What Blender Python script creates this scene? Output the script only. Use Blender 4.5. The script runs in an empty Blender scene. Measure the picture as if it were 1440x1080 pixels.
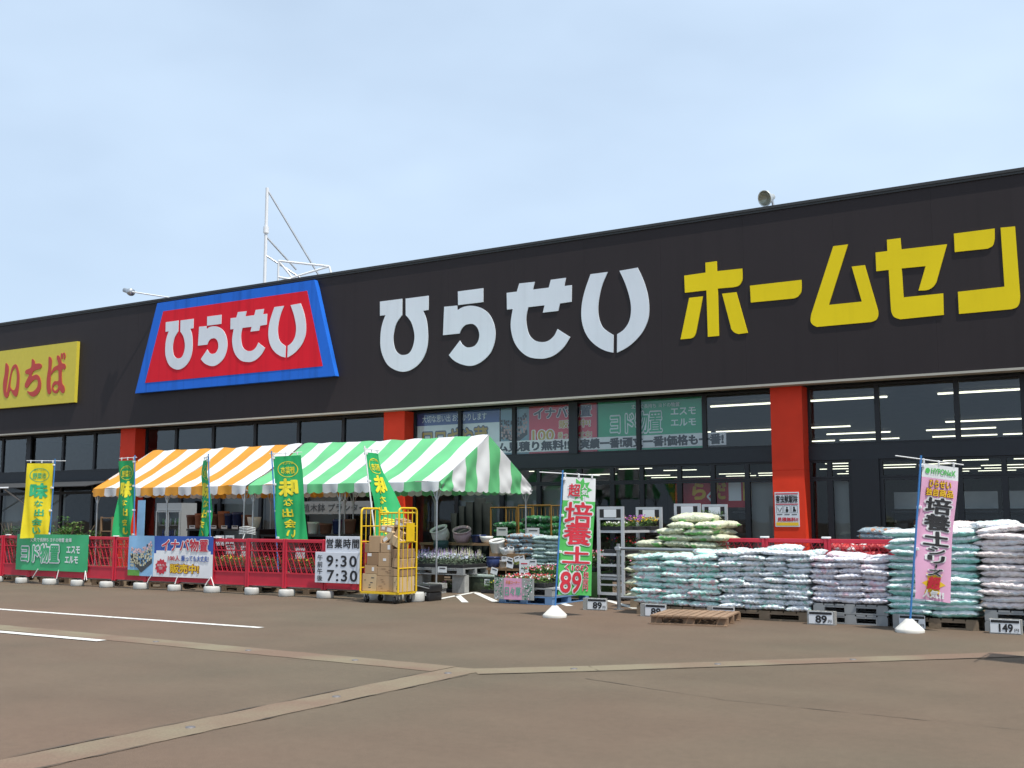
import bpy, bmesh, math, random
from math import sin, cos, tan, atan, atan2, sqrt, pi, radians
from mathutils import Vector, Matrix
random.seed(7)
D=bpy.data; SC=bpy.context.scene; COL=SC.collection

# ---------------------------------------------------------------- camera, sky, sun, exposure
FPX=1532.0; YAW=radians(31.43); PITCH=radians(7.033); EYE=Vector((0,0,1.5))
cd=D.cameras.new('camera'); cam=D.objects.new('camera',cd); COL.objects.link(cam)
cd.sensor_width=36; cd.lens=FPX/1440*36; cd.clip_end=3000; cd.clip_start=.05
cam.location=EYE; cam.rotation_euler=(pi/2+PITCH,0,YAW); SC.camera=cam
SUN_EL=radians(64); SUN_AZ=radians(-19)          # azimuth measured from +X
w=D.worlds.new('World'); SC.world=w; w.use_nodes=True; nt=w.node_tree; nt.nodes.clear()
def nn(t,ty,**k):
    n=t.nodes.new(ty)
    for a,b in k.items(): setattr(n,a,b)
    return n
sky=nn(nt,'ShaderNodeTexSky',sky_type='NISHITA',sun_disc=False,sun_elevation=SUN_EL,sun_rotation=pi/2-SUN_AZ,air_density=1.0,dust_density=1.6,ozone_density=2.0,altitude=10)
tc=nn(nt,'ShaderNodeTexCoord'); mp=nn(nt,'ShaderNodeMapping'); mp.inputs['Scale'].default_value=(1.0,1.0,2.4)
nz=nn(nt,'ShaderNodeTexNoise'); nz.inputs['Scale'].default_value=1.6; nz.inputs['Detail'].default_value=4.5; nz.inputs['Roughness'].default_value=.55
rp=nn(nt,'ShaderNodeValToRGB'); rp.color_ramp.elements[0].position=.40; rp.color_ramp.elements[0].color=(.64,.64,.64,1); rp.color_ramp.elements[1].position=.72; rp.color_ramp.elements[1].color=(.88,.88,.88,1)
mx=nn(nt,'ShaderNodeMixRGB'); mx.inputs['Color2'].default_value=(6.5,8.05,9.9,1)
bg=nn(nt,'ShaderNodeBackground'); bg.inputs['Strength'].default_value=0.092; wo=nn(nt,'ShaderNodeOutputWorld')
L=nt.links.new
L(tc.outputs['Generated'],mp.inputs['Vector']); L(mp.outputs['Vector'],nz.inputs['Vector']); L(nz.outputs['Fac'],rp.inputs['Fac'])
L(rp.outputs['Color'],mx.inputs['Fac']); L(sky.outputs['Color'],mx.inputs['Color1']); L(mx.outputs['Color'],bg.inputs['Color']); L(bg.outputs['Background'],wo.inputs['Surface'])
sd=D.lights.new('sun','SUN'); sd.energy=4.0; sd.angle=radians(.53); sd.color=(1,.955,.88)
so=D.objects.new('sun',sd); COL.objects.link(so); so.location=(20,-10,40)
sdir=Vector((cos(SUN_EL)*cos(SUN_AZ),cos(SUN_EL)*sin(SUN_AZ),sin(SUN_EL)))
so.rotation_euler=sdir.to_track_quat('Z','Y').to_euler()
vs=SC.view_settings; vs.view_transform='Standard'; vs.look='None'; vs.exposure=0.35; vs.gamma=1; vs.use_curve_mapping=False
SC.cycles.max_bounces=8; SC.cycles.transparent_max_bounces=12

# ---------------------------------------------------------------- measuring: photo pixel -> point at a known depth Y
_f=Vector((-sin(YAW)*cos(PITCH),cos(YAW)*cos(PITCH),sin(PITCH))); _r=Vector((cos(YAW),sin(YAW),0)); _u=_r.cross(_f)
def at(x,y,Y):
    r=_f*FPX+_r*(x-720)+_u*(540-y); return EYE+r*(Y/r.y)
def X(x,Y,y=729): return at(x,y,Y).x
def Z(x,y,Y): return at(x,y,Y).z

# ---------------------------------------------------------------- materials
_mats={}
def mat(name,col,rough=.6,metal=0,var=.12,scale=6,bump=0,bscale=40,spec=.4,streak=0,sheen=0,emit=None,trans=0):
    if name in _mats: return _mats[name]
    m=D.materials.new(name); m.use_nodes=True; t=m.node_tree; p=t.nodes['Principled BSDF']; l=t.links.new
    p.inputs['Roughness'].default_value=rough; p.inputs['Metallic'].default_value=metal; p.inputs['Specular IOR Level'].default_value=spec
    c=(*col,1)
    tcn=nn(t,'ShaderNodeTexCoord'); 
    if var or streak:
        n=nn(t,'ShaderNodeTexNoise'); n.inputs['Scale'].default_value=scale; n.inputs['Detail'].default_value=5
        l(tcn.outputs['Object'],n.inputs['Vector'])
        r=nn(t,'ShaderNodeMapRange'); r.inputs['From Min'].default_value=.25; r.inputs['From Max'].default_value=.75
        r.inputs['To Min'].default_value=1-var; r.inputs['To Max'].default_value=1+var*.8
        l(n.outputs['Fac'],r.inputs['Value'])
        mu=nn(t,'ShaderNodeMixRGB',blend_type='MULTIPLY'); mu.inputs['Fac'].default_value=1; mu.inputs['Color1'].default_value=c
        l(r.outputs['Result'],mu.inputs['Color2']); out=mu.outputs['Color']
        if streak:
            mpn=nn(t,'ShaderNodeMapping'); mpn.inputs['Scale'].default_value=(3.2,3.2,.12); l(tcn.outputs['Object'],mpn.inputs['Vector'])
            n2=nn(t,'ShaderNodeTexNoise'); n2.inputs['Scale'].default_value=1.5; n2.inputs['Detail'].default_value=4; l(mpn.outputs['Vector'],n2.inputs['Vector'])
            r2=nn(t,'ShaderNodeMapRange'); r2.inputs['From Min'].default_value=.5; r2.inputs['From Max'].default_value=.75; r2.inputs['To Min'].default_value=1; r2.inputs['To Max'].default_value=1-streak
            l(n2.outputs['Fac'],r2.inputs['Value'])
            m2=nn(t,'ShaderNodeMixRGB',blend_type='MULTIPLY'); m2.inputs['Fac'].default_value=1; l(out,m2.inputs['Color1']); l(r2.outputs['Result'],m2.inputs['Color2']); out=m2.outputs['Color']
        l(out,p.inputs['Base Color'])
    else: p.inputs['Base Color'].default_value=c
    if bump:
        b=nn(t,'ShaderNodeBump'); b.inputs['Strength'].default_value=bump; b.inputs['Distance'].default_value=.02
        n3=nn(t,'ShaderNodeTexNoise'); n3.inputs['Scale'].default_value=bscale; n3.inputs['Detail'].default_value=4
        l(tcn.outputs['Object'],n3.inputs['Vector']); l(n3.outputs['Fac'],b.inputs['Height']); l(b.outputs['Normal'],p.inputs['Normal'])
    if emit: 
        p.inputs['Emission Color'].default_value=(*emit[0],1); p.inputs['Emission Strength'].default_value=emit[1]
    if trans:
        td=nn(t,'ShaderNodeBsdfTranslucent'); td.inputs['Color'].default_value=c
        if var or streak: l(out,td.inputs['Color'])
        ms=nn(t,'ShaderNodeMixShader'); ms.inputs['Fac'].default_value=trans; o=t.nodes['Material Output']
        l(p.outputs['BSDF'],ms.inputs[1]); l(td.outputs['BSDF'],ms.inputs[2]); l(ms.outputs['Shader'],o.inputs['Surface'])
    _mats[name]=m; return m

# ---------------------------------------------------------------- text as flat meshes (built-in font)
_txt={}
def text2d(body,bold=0.0,lsp=1.0,csp=1.0):
    k=(body,bold,lsp,csp)
    if k in _txt: return _txt[k]
    c=D.curves.new('t','FONT'); c.body=body; c.size=1; c.resolution_u=3; c.align_x='CENTER'; c.space_line=lsp; c.space_character=csp
    o=D.objects.new('t',c); COL.objects.link(o); dg=bpy.context.evaluated_depsgraph_get()
    me=D.meshes.new_from_object(o.evaluated_get(dg)); v=[(q.co.x,q.co.y) for q in me.vertices]; f=[tuple(q.vertices) for q in me.polygons]
    D.objects.remove(o); D.meshes.remove(me); D.curves.remove(c)
    bb=(min(p[0] for p in v),min(p[1] for p in v),max(p[0] for p in v),max(p[1] for p in v))
    if bold:                                   # heavier weight: the same glyphs laid a few times round a small circle
        n=6 if bold<.04 else 10; v0,f0=v,f; v=[];f=[]
        for k in range(n):
            a=2*pi*k/n; o_=len(v); v+=[(p[0]+cos(a)*bold,p[1]+sin(a)*bold,k) for p in v0]; f+=[tuple(i+o_ for i in q) for q in f0]
    else: v=[(p[0],p[1],0) for p in v]
    _txt[k]=(v,f,bb); return _txt[k]

# ---------------------------------------------------------------- mesh builder
class MB:
    def __init__(s): s.v=[]; s.f=[]; s.m=[]; s.sm=[]
    def add(s,v,f,mi=0,sm=False):
        o=len(s.v); s.v+=[tuple(q) for q in v]
        for q in f: s.f.append(tuple(i+o for i in q)); s.m.append(mi); s.sm.append(sm)
        return s
    def box(s,a,b,mi=0,rot=0,c=None):
        x0,y0,z0=a; x1,y1,z1=b
        if x0>x1:x0,x1=x1,x0
        if y0>y1:y0,y1=y1,y0
        if z0>z1:z0,z1=z1,z0
        v=[(x0,y0,z0),(x1,y0,z0),(x1,y1,z0),(x0,y1,z0),(x0,y0,z1),(x1,y0,z1),(x1,y1,z1),(x0,y1,z1)]
        if rot:
            cx,cy=c if c else ((x0+x1)/2,(y0+y1)/2); v=[(cx+(p-cx)*cos(rot)-(q-cy)*sin(rot),cy+(p-cx)*sin(rot)+(q-cy)*cos(rot),z) for p,q,z in v]
        return s.add(v,[(0,3,2,1),(4,5,6,7),(0,1,5,4),(1,2,6,5),(2,3,7,6),(3,0,4,7)],mi)
    def rbox(s,a,b,r=.02,mi=0,seg=2):
        bm=bmesh.new(); bmesh.ops.create_cube(bm,size=1)
        A=Vector(a);B=Vector(b)
        for v in bm.verts: v.co=Vector([(A[i]+B[i])/2+v.co[i]*abs(B[i]-A[i]) for i in range(3)])
        bmesh.ops.bevel(bm,geom=list(bm.edges),offset=r,segments=seg,affect='EDGES',profile=.5)
        return s.frombm(bm,mi,seg>1)
    def frombm(s,bm,mi=0,sm=False):
        bm.verts.index_update(); v=[q.co[:] for q in bm.verts]; f=[tuple(x.index for x in q.verts) for q in bm.faces]; bm.free(); return s.add(v,f,mi,sm)
    def tube(s,pts,r,n=8,mi=0,caps=True,r2=None):
        pts=[Vector(p) for p in pts]; N=len(pts); v=[];f=[]; pu=None
        for i,p in enumerate(pts):
            t=(pts[min(i+1,N-1)]-pts[max(i-1,0)]).normalized()
            if pu is None: pu=t.orthogonal().normalized()
            u=(pu-t*pu.dot(t)).normalized(); pu=u; w_=t.cross(u); rr=r if r2 is None else r+(r2-r)*i/(N-1)
            for k in range(n):
                a=2*pi*k/n; v.append(p+u*cos(a)*rr+w_*sin(a)*rr)
        for i in range(N-1):
            for k in range(n): f.append((i*n+k,i*n+(k+1)%n,(i+1)*n+(k+1)%n,(i+1)*n+k))
        s.add(v,f,mi,True)
        if caps: s.add(v[:n],[tuple(range(n))[::-1]],mi); s.add(v[-n:],[tuple(range(n))],mi)
        return s
    def bar(s,p,q,w_,h,mi=0):
        p=Vector(p);q=Vector(q);t=(q-p).normalized(); up=Vector((0,0,1)) if abs(t.z)<.95 else Vector((0,1,0))
        a=t.cross(up).normalized()*w_/2; b=a.cross(t).normalized()*h/2
        v=[p-a-b,p+a-b,p+a+b,p-a+b,q-a-b,q+a-b,q+a+b,q-a+b]
        return s.add(v,[(0,1,2,3),(7,6,5,4),(0,4,5,1),(1,5,6,2),(2,6,7,3),(3,7,4,0)],mi)
    def lathe(s,c,prof,n=20,mi=0,ax=None):
        c=Vector(c); M=Matrix.Identity(3) if ax is None else Vector(ax).normalized().to_track_quat('Z','Y').to_matrix()
        v=[];f=[]
        for r,z in prof:
            for k in range(n): a=2*pi*k/n; v.append(c+M@Vector((r*cos(a),r*sin(a),z)))
        for i in range(len(prof)-1):
            for k in range(n): f.append((i*n+k,i*n+(k+1)%n,(i+1)*n+(k+1)%n,(i+1)*n+k))
        return s.add(v,f,mi,True)
    def grid(s,fn,nu,nv,mi=0,sm=True,mfn=None):
        v=[fn(i/nu,j/nv) for j in range(nv+1) for i in range(nu+1)]; o=len(s.v); s.v+=[tuple(q) for q in v]
        for j in range(nv):
            for i in range(nu):
                a=o+j*(nu+1)+i; s.f.append((a,a+1,a+nu+2,a+nu+1)); s.m.append(mfn((i+.5)/nu,(j+.5)/nv) if mfn else mi); s.sm.append(sm)
        return s
    def prism(s,outs,y0,y1,mi=0):
        """outlines in XZ (first outer, holes after, or several pieces) filled and extruded from y0 (front) to y1"""
        bm=bmesh.new(); es=[]
        for o in outs:
            vs_=[bm.verts.new((p[0],y0,p[1])) for p in o]
            es+=[bm.edges.new((vs_[i],vs_[(i+1)%len(vs_)])) for i in range(len(vs_))]
        bmesh.ops.triangle_fill(bm,use_beauty=True,use_dissolve=False,edges=es)
        for f in bm.faces:
            f.normal_update()
            if f.normal.y>0: f.normal_flip()
        r=bmesh.ops.extrude_face_region(bm,geom=list(bm.faces),use_keep_orig=True)
        for g in r['geom']:
            if isinstance(g,bmesh.types.BMVert): g.co.y=y1
        return s.frombm(bm,mi)
    def text(s,body,fn,box,bold=0,mi=0,lsp=1.0,csp=1.0,off=.004,cuts=None,stretch=True):
        """lettering fitted to box=(u0,v0,u1,v1) metres, mapped by fn(u,v,off)"""
        v,f,(a,b,c,d)=text2d(body,bold,lsp,csp)     # the box fits the plain glyphs; extra weight grows outwards, so layers stay aligned
        sx=(box[2]-box[0])/(c-a); sy=(box[3]-box[1])/(d-b)
        if not stretch: sx=sy=min(sx,sy)
        ox=(box[0]+box[2])/2-(a+c)/2*sx; oy=(box[1]+box[3])/2-(b+d)/2*sy
        v=[(p[0]*sx+ox,p[1]*sy+oy,p[2]*.00022) for p in v]
        if cuts:
            bm=bmesh.new(); vv=[bm.verts.new(p) for p in v]
            for q in f:
                try: bm.faces.new([vv[i] for i in q])
                except ValueError: pass
            bmesh.ops.remove_doubles(bm,verts=bm.verts,dist=2e-5)
            for ax,n in ((0,cuts[0]),(1,cuts[1])):
                lo,hi=(box[0],box[2]) if ax==0 else (box[1],box[3])
                for k in range(1,n):
                    co=Vector((0,0,0)); co[ax]=lo+(hi-lo)*k/n; no=Vector((0,0,0)); no[ax]=1
                    bmesh.ops.bisect_plane(bm,geom=bm.verts[:]+bm.edges[:]+bm.faces[:],plane_co=co,plane_no=no)
            bm.verts.index_update(); v=[q.co[:] for q in bm.verts]; f=[tuple(x.index for x in q.verts) for q in bm.faces]; bm.free()
        sg=1 if off>=0 else -1
        return s.add([fn(p[0],p[1],off+sg*p[2]) for p in v],f,mi)
    def build(s,name,mats,parent=None,org=None):
        if not isinstance(mats,(list,tuple)): mats=[mats]
        o0=Vector(org) if org is not None else (ORG.get(parent.name,Vector()) if parent else Vector())
        me=D.meshes.new(name); me.from_pydata([(p[0]-o0.x,p[1]-o0.y,p[2]-o0.z) for p in s.v],[],s.f)
        for m in mats: me.materials.append(m)
        me.polygons.foreach_set('material_index',s.m); me.polygons.foreach_set('use_smooth',s.sm)
        me.update()
        o=D.objects.new(name,me); COL.objects.link(o)
        if parent: o.parent=parent; ORG[o.name]=o0
        elif org is not None: o.location=o0
        return o
ORG={}
def thing(name,label,cat,loc=(0,0,0),group=None):
    o=D.objects.new(name,None); COL.objects.link(o); o.location=loc; o.empty_display_size=.1
    ORG[o.name]=Vector(loc); return tag(o,label,cat,group)
def tag(o,label,cat,group=None,kind=None):
    if label: o['label']=label
    if cat: o['category']=cat
    if group: o['group']=group
    if kind: o['kind']=kind
    return o
def struct(o,label=None): 
    o['kind']='structure'
    if label: o['label']=label
    return o
def dup(root,loc,rotz=0,label=None,group=None,scale=None):
    r=root.copy(); COL.objects.link(r); r.location=loc; r.rotation_euler=(0,0,rotz)
    if scale: r.scale=scale
    if label: r['label']=label
    if group: r['group']=group
    for ch in root.children:
        c=ch.copy(); COL.objects.link(c); c.parent=r
        for g in ch.children:
            d=g.copy(); COL.objects.link(d); d.parent=c
    return r
def plane_fn(o,u,n,v=(0,0,1)):
    o=Vector(o);u=Vector(u).normalized();n=Vector(n).normalized();v=Vector(v)
    return lambda a,b,off=0: o+u*a+v*b+n*off
FR=lambda Y: (lambda a,b,off=0: (a,Y-off,b))      # a board facing the car park (-Y): u=X, v=Z
def frect(mb,x0,x1,z0,z1,Y,mi=0):
    return mb.add([(x0,Y,z0),(x1,Y,z0),(x1,Y,z1),(x0,Y,z1)],[(0,1,2,3)],mi)
def smooth_outline(p,n=5):
    out=[]; N=len(p)
    allsm=all(q[2] for q in p)
    for i in range(N):
        a=p[i]; b=p[(i+1)%N]; out.append((a[0],a[1]))
        if not(a[2] or b[2]): continue
        p0=p[i-1] if a[2] else a; p3=p[(i+2)%N] if b[2] else b
        for k in range(1,n):
            t=k/n
            q=[.5*((2*a[j])+(-p0[j]+b[j])*t+(2*p0[j]-5*a[j]+4*b[j]-p3[j])*t*t+(-p0[j]+3*a[j]-3*b[j]+p3[j])*t**3) for j in (0,1)]
            out.append(tuple(q))
    return out
ordn=['first','second','third','fourth','fifth','sixth','seventh','eighth','ninth','tenth','eleventh','twelfth','thirteenth','fourteenth','fifteenth']
# ================================================================ SETTING
def asphalt():
    m=D.materials.new('asphalt'); m.use_nodes=True; t=m.node_tree; p=t.nodes['Principled BSDF']; l=t.links.new
    tcn=nn(t,'ShaderNodeTexCoord'); P=tcn.outputs['Object']
    def noise(s,d=5,ro=.55,vec=P):
        n=nn(t,'ShaderNodeTexNoise'); n.inputs['Scale'].default_value=s; n.inputs['Detail'].default_value=d; n.inputs['Roughness'].default_value=ro; l(vec,n.inputs['Vector']); return n.outputs['Fac']
    def ramp(f,a,b,c0,c1):
        r=nn(t,'ShaderNodeValToRGB'); e=r.color_ramp.elements; e[0].position=a; e[1].position=b; e[0].color=(*c0,1); e[1].color=(*c1,1); l(f,r.inputs['Fac']); return r.outputs['Color']
    def mix(a,b,f=1,mode='MULTIPLY'):
        q=nn(t,'ShaderNodeMixRGB',blend_type=mode)
        if isinstance(f,(int,float)): q.inputs['Fac'].default_value=f
        else: l(f,q.inputs['Fac'])
        l(a,q.inputs['Color1']); l(b,q.inputs['Color2']); return q.outputs['Color']
    base=ramp(noise(.16,4),.38,.62,(.124,.100,.070),(.143,.099,.070))       # grey and rusty areas
    base=mix(base,ramp(noise(.9,6,.6),.3,.7,(.90,.90,.90),(1.06,1.06,1.06)))
    base=mix(base,ramp(noise(14,4,.6),.3,.7,(.93,.93,.93),(1.06,1.06,1.06)))
    base=mix(base,ramp(noise(170,3,.7),.32,.7,(.50,.50,.50),(1.50,1.48,1.45)))  # aggregate
    mpn=nn(t,'ShaderNodeMapping'); mpn.inputs['Scale'].default_value=(.35,.9,1); mpn.inputs['Rotation'].default_value=(0,0,.15); l(P,mpn.inputs['Vector'])
    base=mix(base,ramp(noise(1.0,4,.5,mpn.outputs['Vector']),.35,.7,(1.03,1.02,1.01),(.93,.92,.91)))   # worn wheel tracks
    vo=nn(t,'ShaderNodeTexVoronoi'); vo.inputs['Scale'].default_value=55; l(P,vo.inputs['Vector'])
    pale=ramp(vo.outputs['Distance'],.05,.09,(1,1,1),(0,0,0)); sel=ramp(noise(30,2),.62,.68,(0,0,0),(1,1,1))
    pm=mix(pale,sel); gr=nn(t,'ShaderNodeRGB'); gr.outputs[0].default_value=(.26,.24,.21,1)
    base=mix(base,gr.outputs[0],pm,'MIX')
    l(base,p.inputs['Base Color']); p.inputs['Roughness'].default_value=.85; p.inputs['Specular IOR Level'].default_value=.3
    b=nn(t,'ShaderNodeBump'); b.inputs['Strength'].default_value=.35; b.inputs['Distance'].default_value=.006; l(noise(120,3,.7),b.inputs['Height']); l(b.outputs['Normal'],p.inputs['Normal'])
    return m
mb=MB(); mb.add([(-500,-500,0),(500,-500,0),(500,500,0),(-500,500,0)],[(0,1,2,3)]); struct(mb.build('car_park_ground',asphalt()))
def seam_mat():
    m=D.materials.new('stained concrete'); m.use_nodes=True; t=m.node_tree; p=t.nodes['Principled BSDF']; l=t.links.new
    tcn=nn(t,'ShaderNodeTexCoord')
    n=nn(t,'ShaderNodeTexNoise'); n.inputs['Scale'].default_value=.75; n.inputs['Detail'].default_value=4; l(tcn.outputs['Object'],n.inputs['Vector'])
    r=nn(t,'ShaderNodeValToRGB'); r.color_ramp.elements[0].position=.40; r.color_ramp.elements[0].color=(.20,.168,.108,1); r.color_ramp.elements[1].position=.60; r.color_ramp.elements[1].color=(.172,.113,.076,1)
    l(n.outputs['Fac'],r.inputs['Fac'])
    n2=nn(t,'ShaderNodeTexNoise'); n2.inputs['Scale'].default_value=60; n2.inputs['Detail'].default_value=5; l(tcn.outputs['Object'],n2.inputs['Vector'])
    r2=nn(t,'ShaderNodeMapRange'); r2.inputs['From Min'].default_value=.3; r2.inputs['From Max'].default_value=.7; r2.inputs['To Min'].default_value=.84; r2.inputs['To Max'].default_value=1.1; l(n2.outputs['Fac'],r2.inputs['Value'])
    mu=nn(t,'ShaderNodeMixRGB',blend_type='MULTIPLY'); mu.inputs['Fac'].default_value=1; l(r.outputs['Color'],mu.inputs['Color1']); l(r2.outputs['Result'],mu.inputs['Color2'])
    l(mu.outputs['Color'],p.inputs['Base Color']); p.inputs['Roughness'].default_value=.9
    return m
SEAM=seam_mat()
def strip(name,pts,wd,z,m,jit=.012,cut=(0,0)):
    """a ragged-edged strip along a polyline"""
    pts=[Vector((*p,0)) for p in pts]; v=[];f=[]; rng=random.Random(len(pts)+int(abs(pts[0].x)*10))
    for i in range(len(pts)-1):
        a,b=pts[i],pts[i+1]; n=max(2,int((b-a).length/.15)); t=(b-a).normalized(); s=Vector((-t.y,t.x,0))
        for k in range(n+1):
            c=a+(b-a)*k/n; o=len(v)
            v+=[c+s*(wd/2+rng.uniform(-jit,jit)),c-s*(wd/2+rng.uniform(-jit,jit))]
            if k: f.append((o-2,o-1,o+1,o))
    mb=MB(); mb.add([(p.x,p.y,z) for p in v],f); return mb.build(name,m)
struct(strip('drainage_strip',[(-40,9.45),(-14.5,9.45),(-6.42,9.2)],.42,.004,SEAM))
struct(strip('drainage_strip',[(-6.2,9.36),(-6.2,-6)],.40,.004,SEAM))
struct(strip('drainage_strip',[(-6.05,9.2),(-5.15,10.0),(-1.6,13.55),(4,19.0)],.40,.0045,SEAM))
JO=mat('dark joint',(.082,.066,.050),.9)
for a,b in (((-6.42,9.0),(-6.42,-6)),((-5.985,8.98),(-5.985,-6))):
    struct(strip('joint_line',[a,b],.011,.0075,JO,.013))
struct(strip('joint_line',[(-5.9,9.05),(-5.02,9.86),(-1.45,13.42)],.015,.0075,JO,.006))
struct(strip('crack_line',[(-4.9,9.35),(-3.34,8.86),(-1.06,8.74),(2,8.2)],.007,.004,JO,.009))
NOZ=mat('steel nozzle',(.16,.15,.15),.6,.3)
for i,(nx,ny) in enumerate([(-6.2,2.6),(-6.2,4.1),(-6.2,5.7),(-6.2,7.3),(-6.2,8.95),(-7.6,9.24),(-9.2,9.28),(-10.8,9.33),(-5.3,9.86),(-4.2,10.95),(-3.1,12.05)]):
    m_=MB(); m_.lathe((nx,ny,0),[(.038,.004),(.034,.011),(.015,.012),(.0,.012)],12)
    tag(m_.build('sprinkler_nozzle',NOZ,org=(nx,ny,0)),('steel snow-melting nozzle in the strip running towards the camera' if nx==-6.2 else 'steel snow-melting nozzle in the strip along the shop' if nx<-6.2 else 'steel snow-melting nozzle in the diagonal strip on the right'),'nozzle','snow-melting nozzles')
# painted lines
WP=mat('road paint',(.66,.65,.61),.7,var=.35,scale=14)
def line(a,b,wd=.13,z=.005):
    a=Vector((*a,0));b=Vector((*b,0)); t=(b-a).normalized(); s=Vector((-t.y,t.x,0))*wd/2
    m_=MB(); m_.add([(q.x,q.y,z) for q in (a-s,b-s,b+s,a+s)],[(0,1,2,3)]); struct(m_.build('painted_line',WP))
line((-40,11.28),(-10.95,11.28)); line((-40,9.05),(-11.45,9.05),.15,.0085)
line((-17.2,11.2),(-19.5,10.0),.12)
line((-11.86,16.5),(-12.45,18.95),.11); line((-12.22,17.95),(-11.1,16.55),.12); line((-12.35,18.8),(-10.7,16.95),.13); line((-11.2,19.2),(-9.1,16.8),.13); line((-9.3,18.5),(-7.9,16.9),.13)

# ================================================================ STORE BUILDING
YF=23.0; YW=23.7; ZB=4.41; ZT=8.36; BX0,BX1=-50.0,14.0
FASC=mat('dark fascia cladding',(.0270,.0206,.0216),.55,var=.10,scale=.5,spec=.25,streak=.12)
store=thing('store_building','long single storey shop with black fascia, red pillars and dark glazing','building',(-18,23,0))
mb=MB()
xs=[BX0+i*2.0 for i in range(int((BX1-BX0)/2)+1)]
for a,b in zip(xs[:-1],xs[1:]):                      # cladding sheets with hairline joints
    mb.box((a+.0008,YF,ZB),(b-.0008,YF+.10,ZT-.06))
mb.box((BX0,YF+.06,ZB+.01),(BX1,YF+.3,ZT-.07))
mb.build('fascia',FASC,store)
mb=MB(); mb.box((BX0-.02,YF-.05,ZT-.06),(BX1+.02,YF+.45,ZT+.0)); mb.box((BX0-.02,YF-.03,ZT-.11),(BX1,YF-.002,ZT-.062)); mb.build('coping',mat('coping metal',(.035,.036,.036),.5),store)
mb=MB(); mb.box((BX0,YF+.30,ZB-.0),(BX1,YW+.06,ZB+.05)); mb.box((BX0,YF-.015,ZB-.05),(BX1,YF+.298,ZB-.003)); mb.build('soffit',mat('beige soffit',(.42,.40,.34),.7,var=.06),store)
mb=MB(); mb.box((BX0,YF+.5,ZT-.8),(BX1,YF+72,ZT-.5)); mb.build('roof',mat('roof sheet',(.3,.3,.3),.7),store)
# side and back walls
mb=MB(); WALL=mat('store wall',(.38,.37,.35),.8)
mb.box((BX0,YW+.2,0),(BX0+.2,YF+72,ZT-.81)); mb.box((BX1-.2,YW+.2,0),(BX1,YF+72,ZT-.81)); mb.box((BX0,YF+71.8,0),(BX1,YF+72,ZT-.82)); mb.build('outer_wall',WALL,store)
RED=mat('pillar red paint',(.74,.050,.020),.5,var=.10,scale=2,spec=.15)
PILL=[-39.7,-29.0,-18.31,-7.58,3.15]
for px_ in PILL:
    mb=MB(); mb.box((px_,23.3,0),(px_+.70,YW+.05,2.53)); mb.box((px_,23.3,2.545),(px_+.70,YW+.05,ZB-.055)); mb.box((px_+.01,23.31,2.52),(px_+.69,YW+.04,2.55)); mb.build('pillar',RED,store)
DK=mat('dark window frame',(.016,.018,.022),.45,var=.05)
def glass(name,tint,refl):
    m=D.materials.new(name); m.use_nodes=True; t=m.node_tree; l=t.links.new; t.nodes.remove(t.nodes['Principled BSDF'])
    tr=nn(t,'ShaderNodeBsdfTransparent'); tr.inputs['Color'].default_value=(*tint,1); gl=nn(t,'ShaderNodeBsdfGlossy'); gl.inputs['Roughness'].default_value=.015; gl.inputs['Color'].default_value=(.9,.95,1,1)
    fr=nn(t,'ShaderNodeFresnel'); fr.inputs['IOR'].default_value=1.5; ad=nn(t,'ShaderNodeMath',operation='MULTIPLY'); ad.inputs[1].default_value=refl; l(fr.outputs['Fac'],ad.inputs[0])
    tcn=nn(t,'ShaderNodeTexCoord'); n=nn(t,'ShaderNodeTexNoise'); n.inputs['Scale'].default_value=.8; l(tcn.outputs['Object'],n.inputs['Vector']); b=nn(t,'ShaderNodeBump'); b.inputs['Strength'].default_value=.04; b.inputs['Distance'].default_value=.05; l(n.outputs['Fac'],b.inputs['Height']); l(b.outputs['Normal'],gl.inputs['Normal'])
    ms=nn(t,'ShaderNodeMixShader'); l(ad.outputs['Value'],ms.inputs['Fac']); l(tr.outputs['BSDF'],ms.inputs[1]); l(gl.outputs['BSDF'],ms.inputs[2]); l(ms.outputs['Shader'],t.nodes['Material Output'].inputs['Surface'])
    return m
GL=glass('tinted shop glass',(.86,.90,.90),.95)
GLU=glass('tinted upper glass',(.97,.99,.99),1.7)
BLIND=mat('grey blind',(.30,.31,.30),.8,var=.08,scale=1.2)
def window(x0,x1,z0,z1,g=GL,blind=None,fw=.05,tall=None):
    m_=MB(); Y0,Y1=YW,YW+.09
    m_.box((x0,Y0,z0),(x0+fw,Y1,z1)); m_.box((x1-fw,Y0,z0),(x1,Y1,z1)); m_.box((x0+fw,Y0,z1-fw*.8),(x1-fw,Y1,z1)); m_.box((x0+fw,Y0,z0),(x1-fw,Y1,z0+fw*.8))
    wf=m_.build('window_frame',DK,store)
    q=MB(); frect(q,x0+fw-.004,x1-fw+.004,z0+fw*.8-.004,z1-fw*.8+.004,YW+.045); q.build('window_pane',g,wf)
    if blind:
        q=MB(); q.box((x0+.02,YW+.22,z0),(x1-.02,YW+.24,z1-.05 if blind is True else z0+(z1-z0)*blind)); q.build('blind',BLIND,wf)
upper={0:[-39.0,-37.3,-35.81,-34.3,-32.44,-30.80,-29.0],1:[-28.3,-26.89,-25.25,-23.49,-21.77,-20.08,-18.31],2:[-17.61,-16.11,-14.44,-12.70,-10.96,-9.29,-7.58],3:[-6.88,-5.40,-3.81,-2.56,-1.0,.6,1.9,3.15],4:[3.85,5.4,7.0,8.6,10.2,12.0,13.7]}
for b,e in upper.items():
    for x0,x1 in zip(e[:-1],e[1:]): window(x0,x1,3.08,ZB-.052,GLU)
mb=MB()                                               # beam between the upper glazing and the doors
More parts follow.
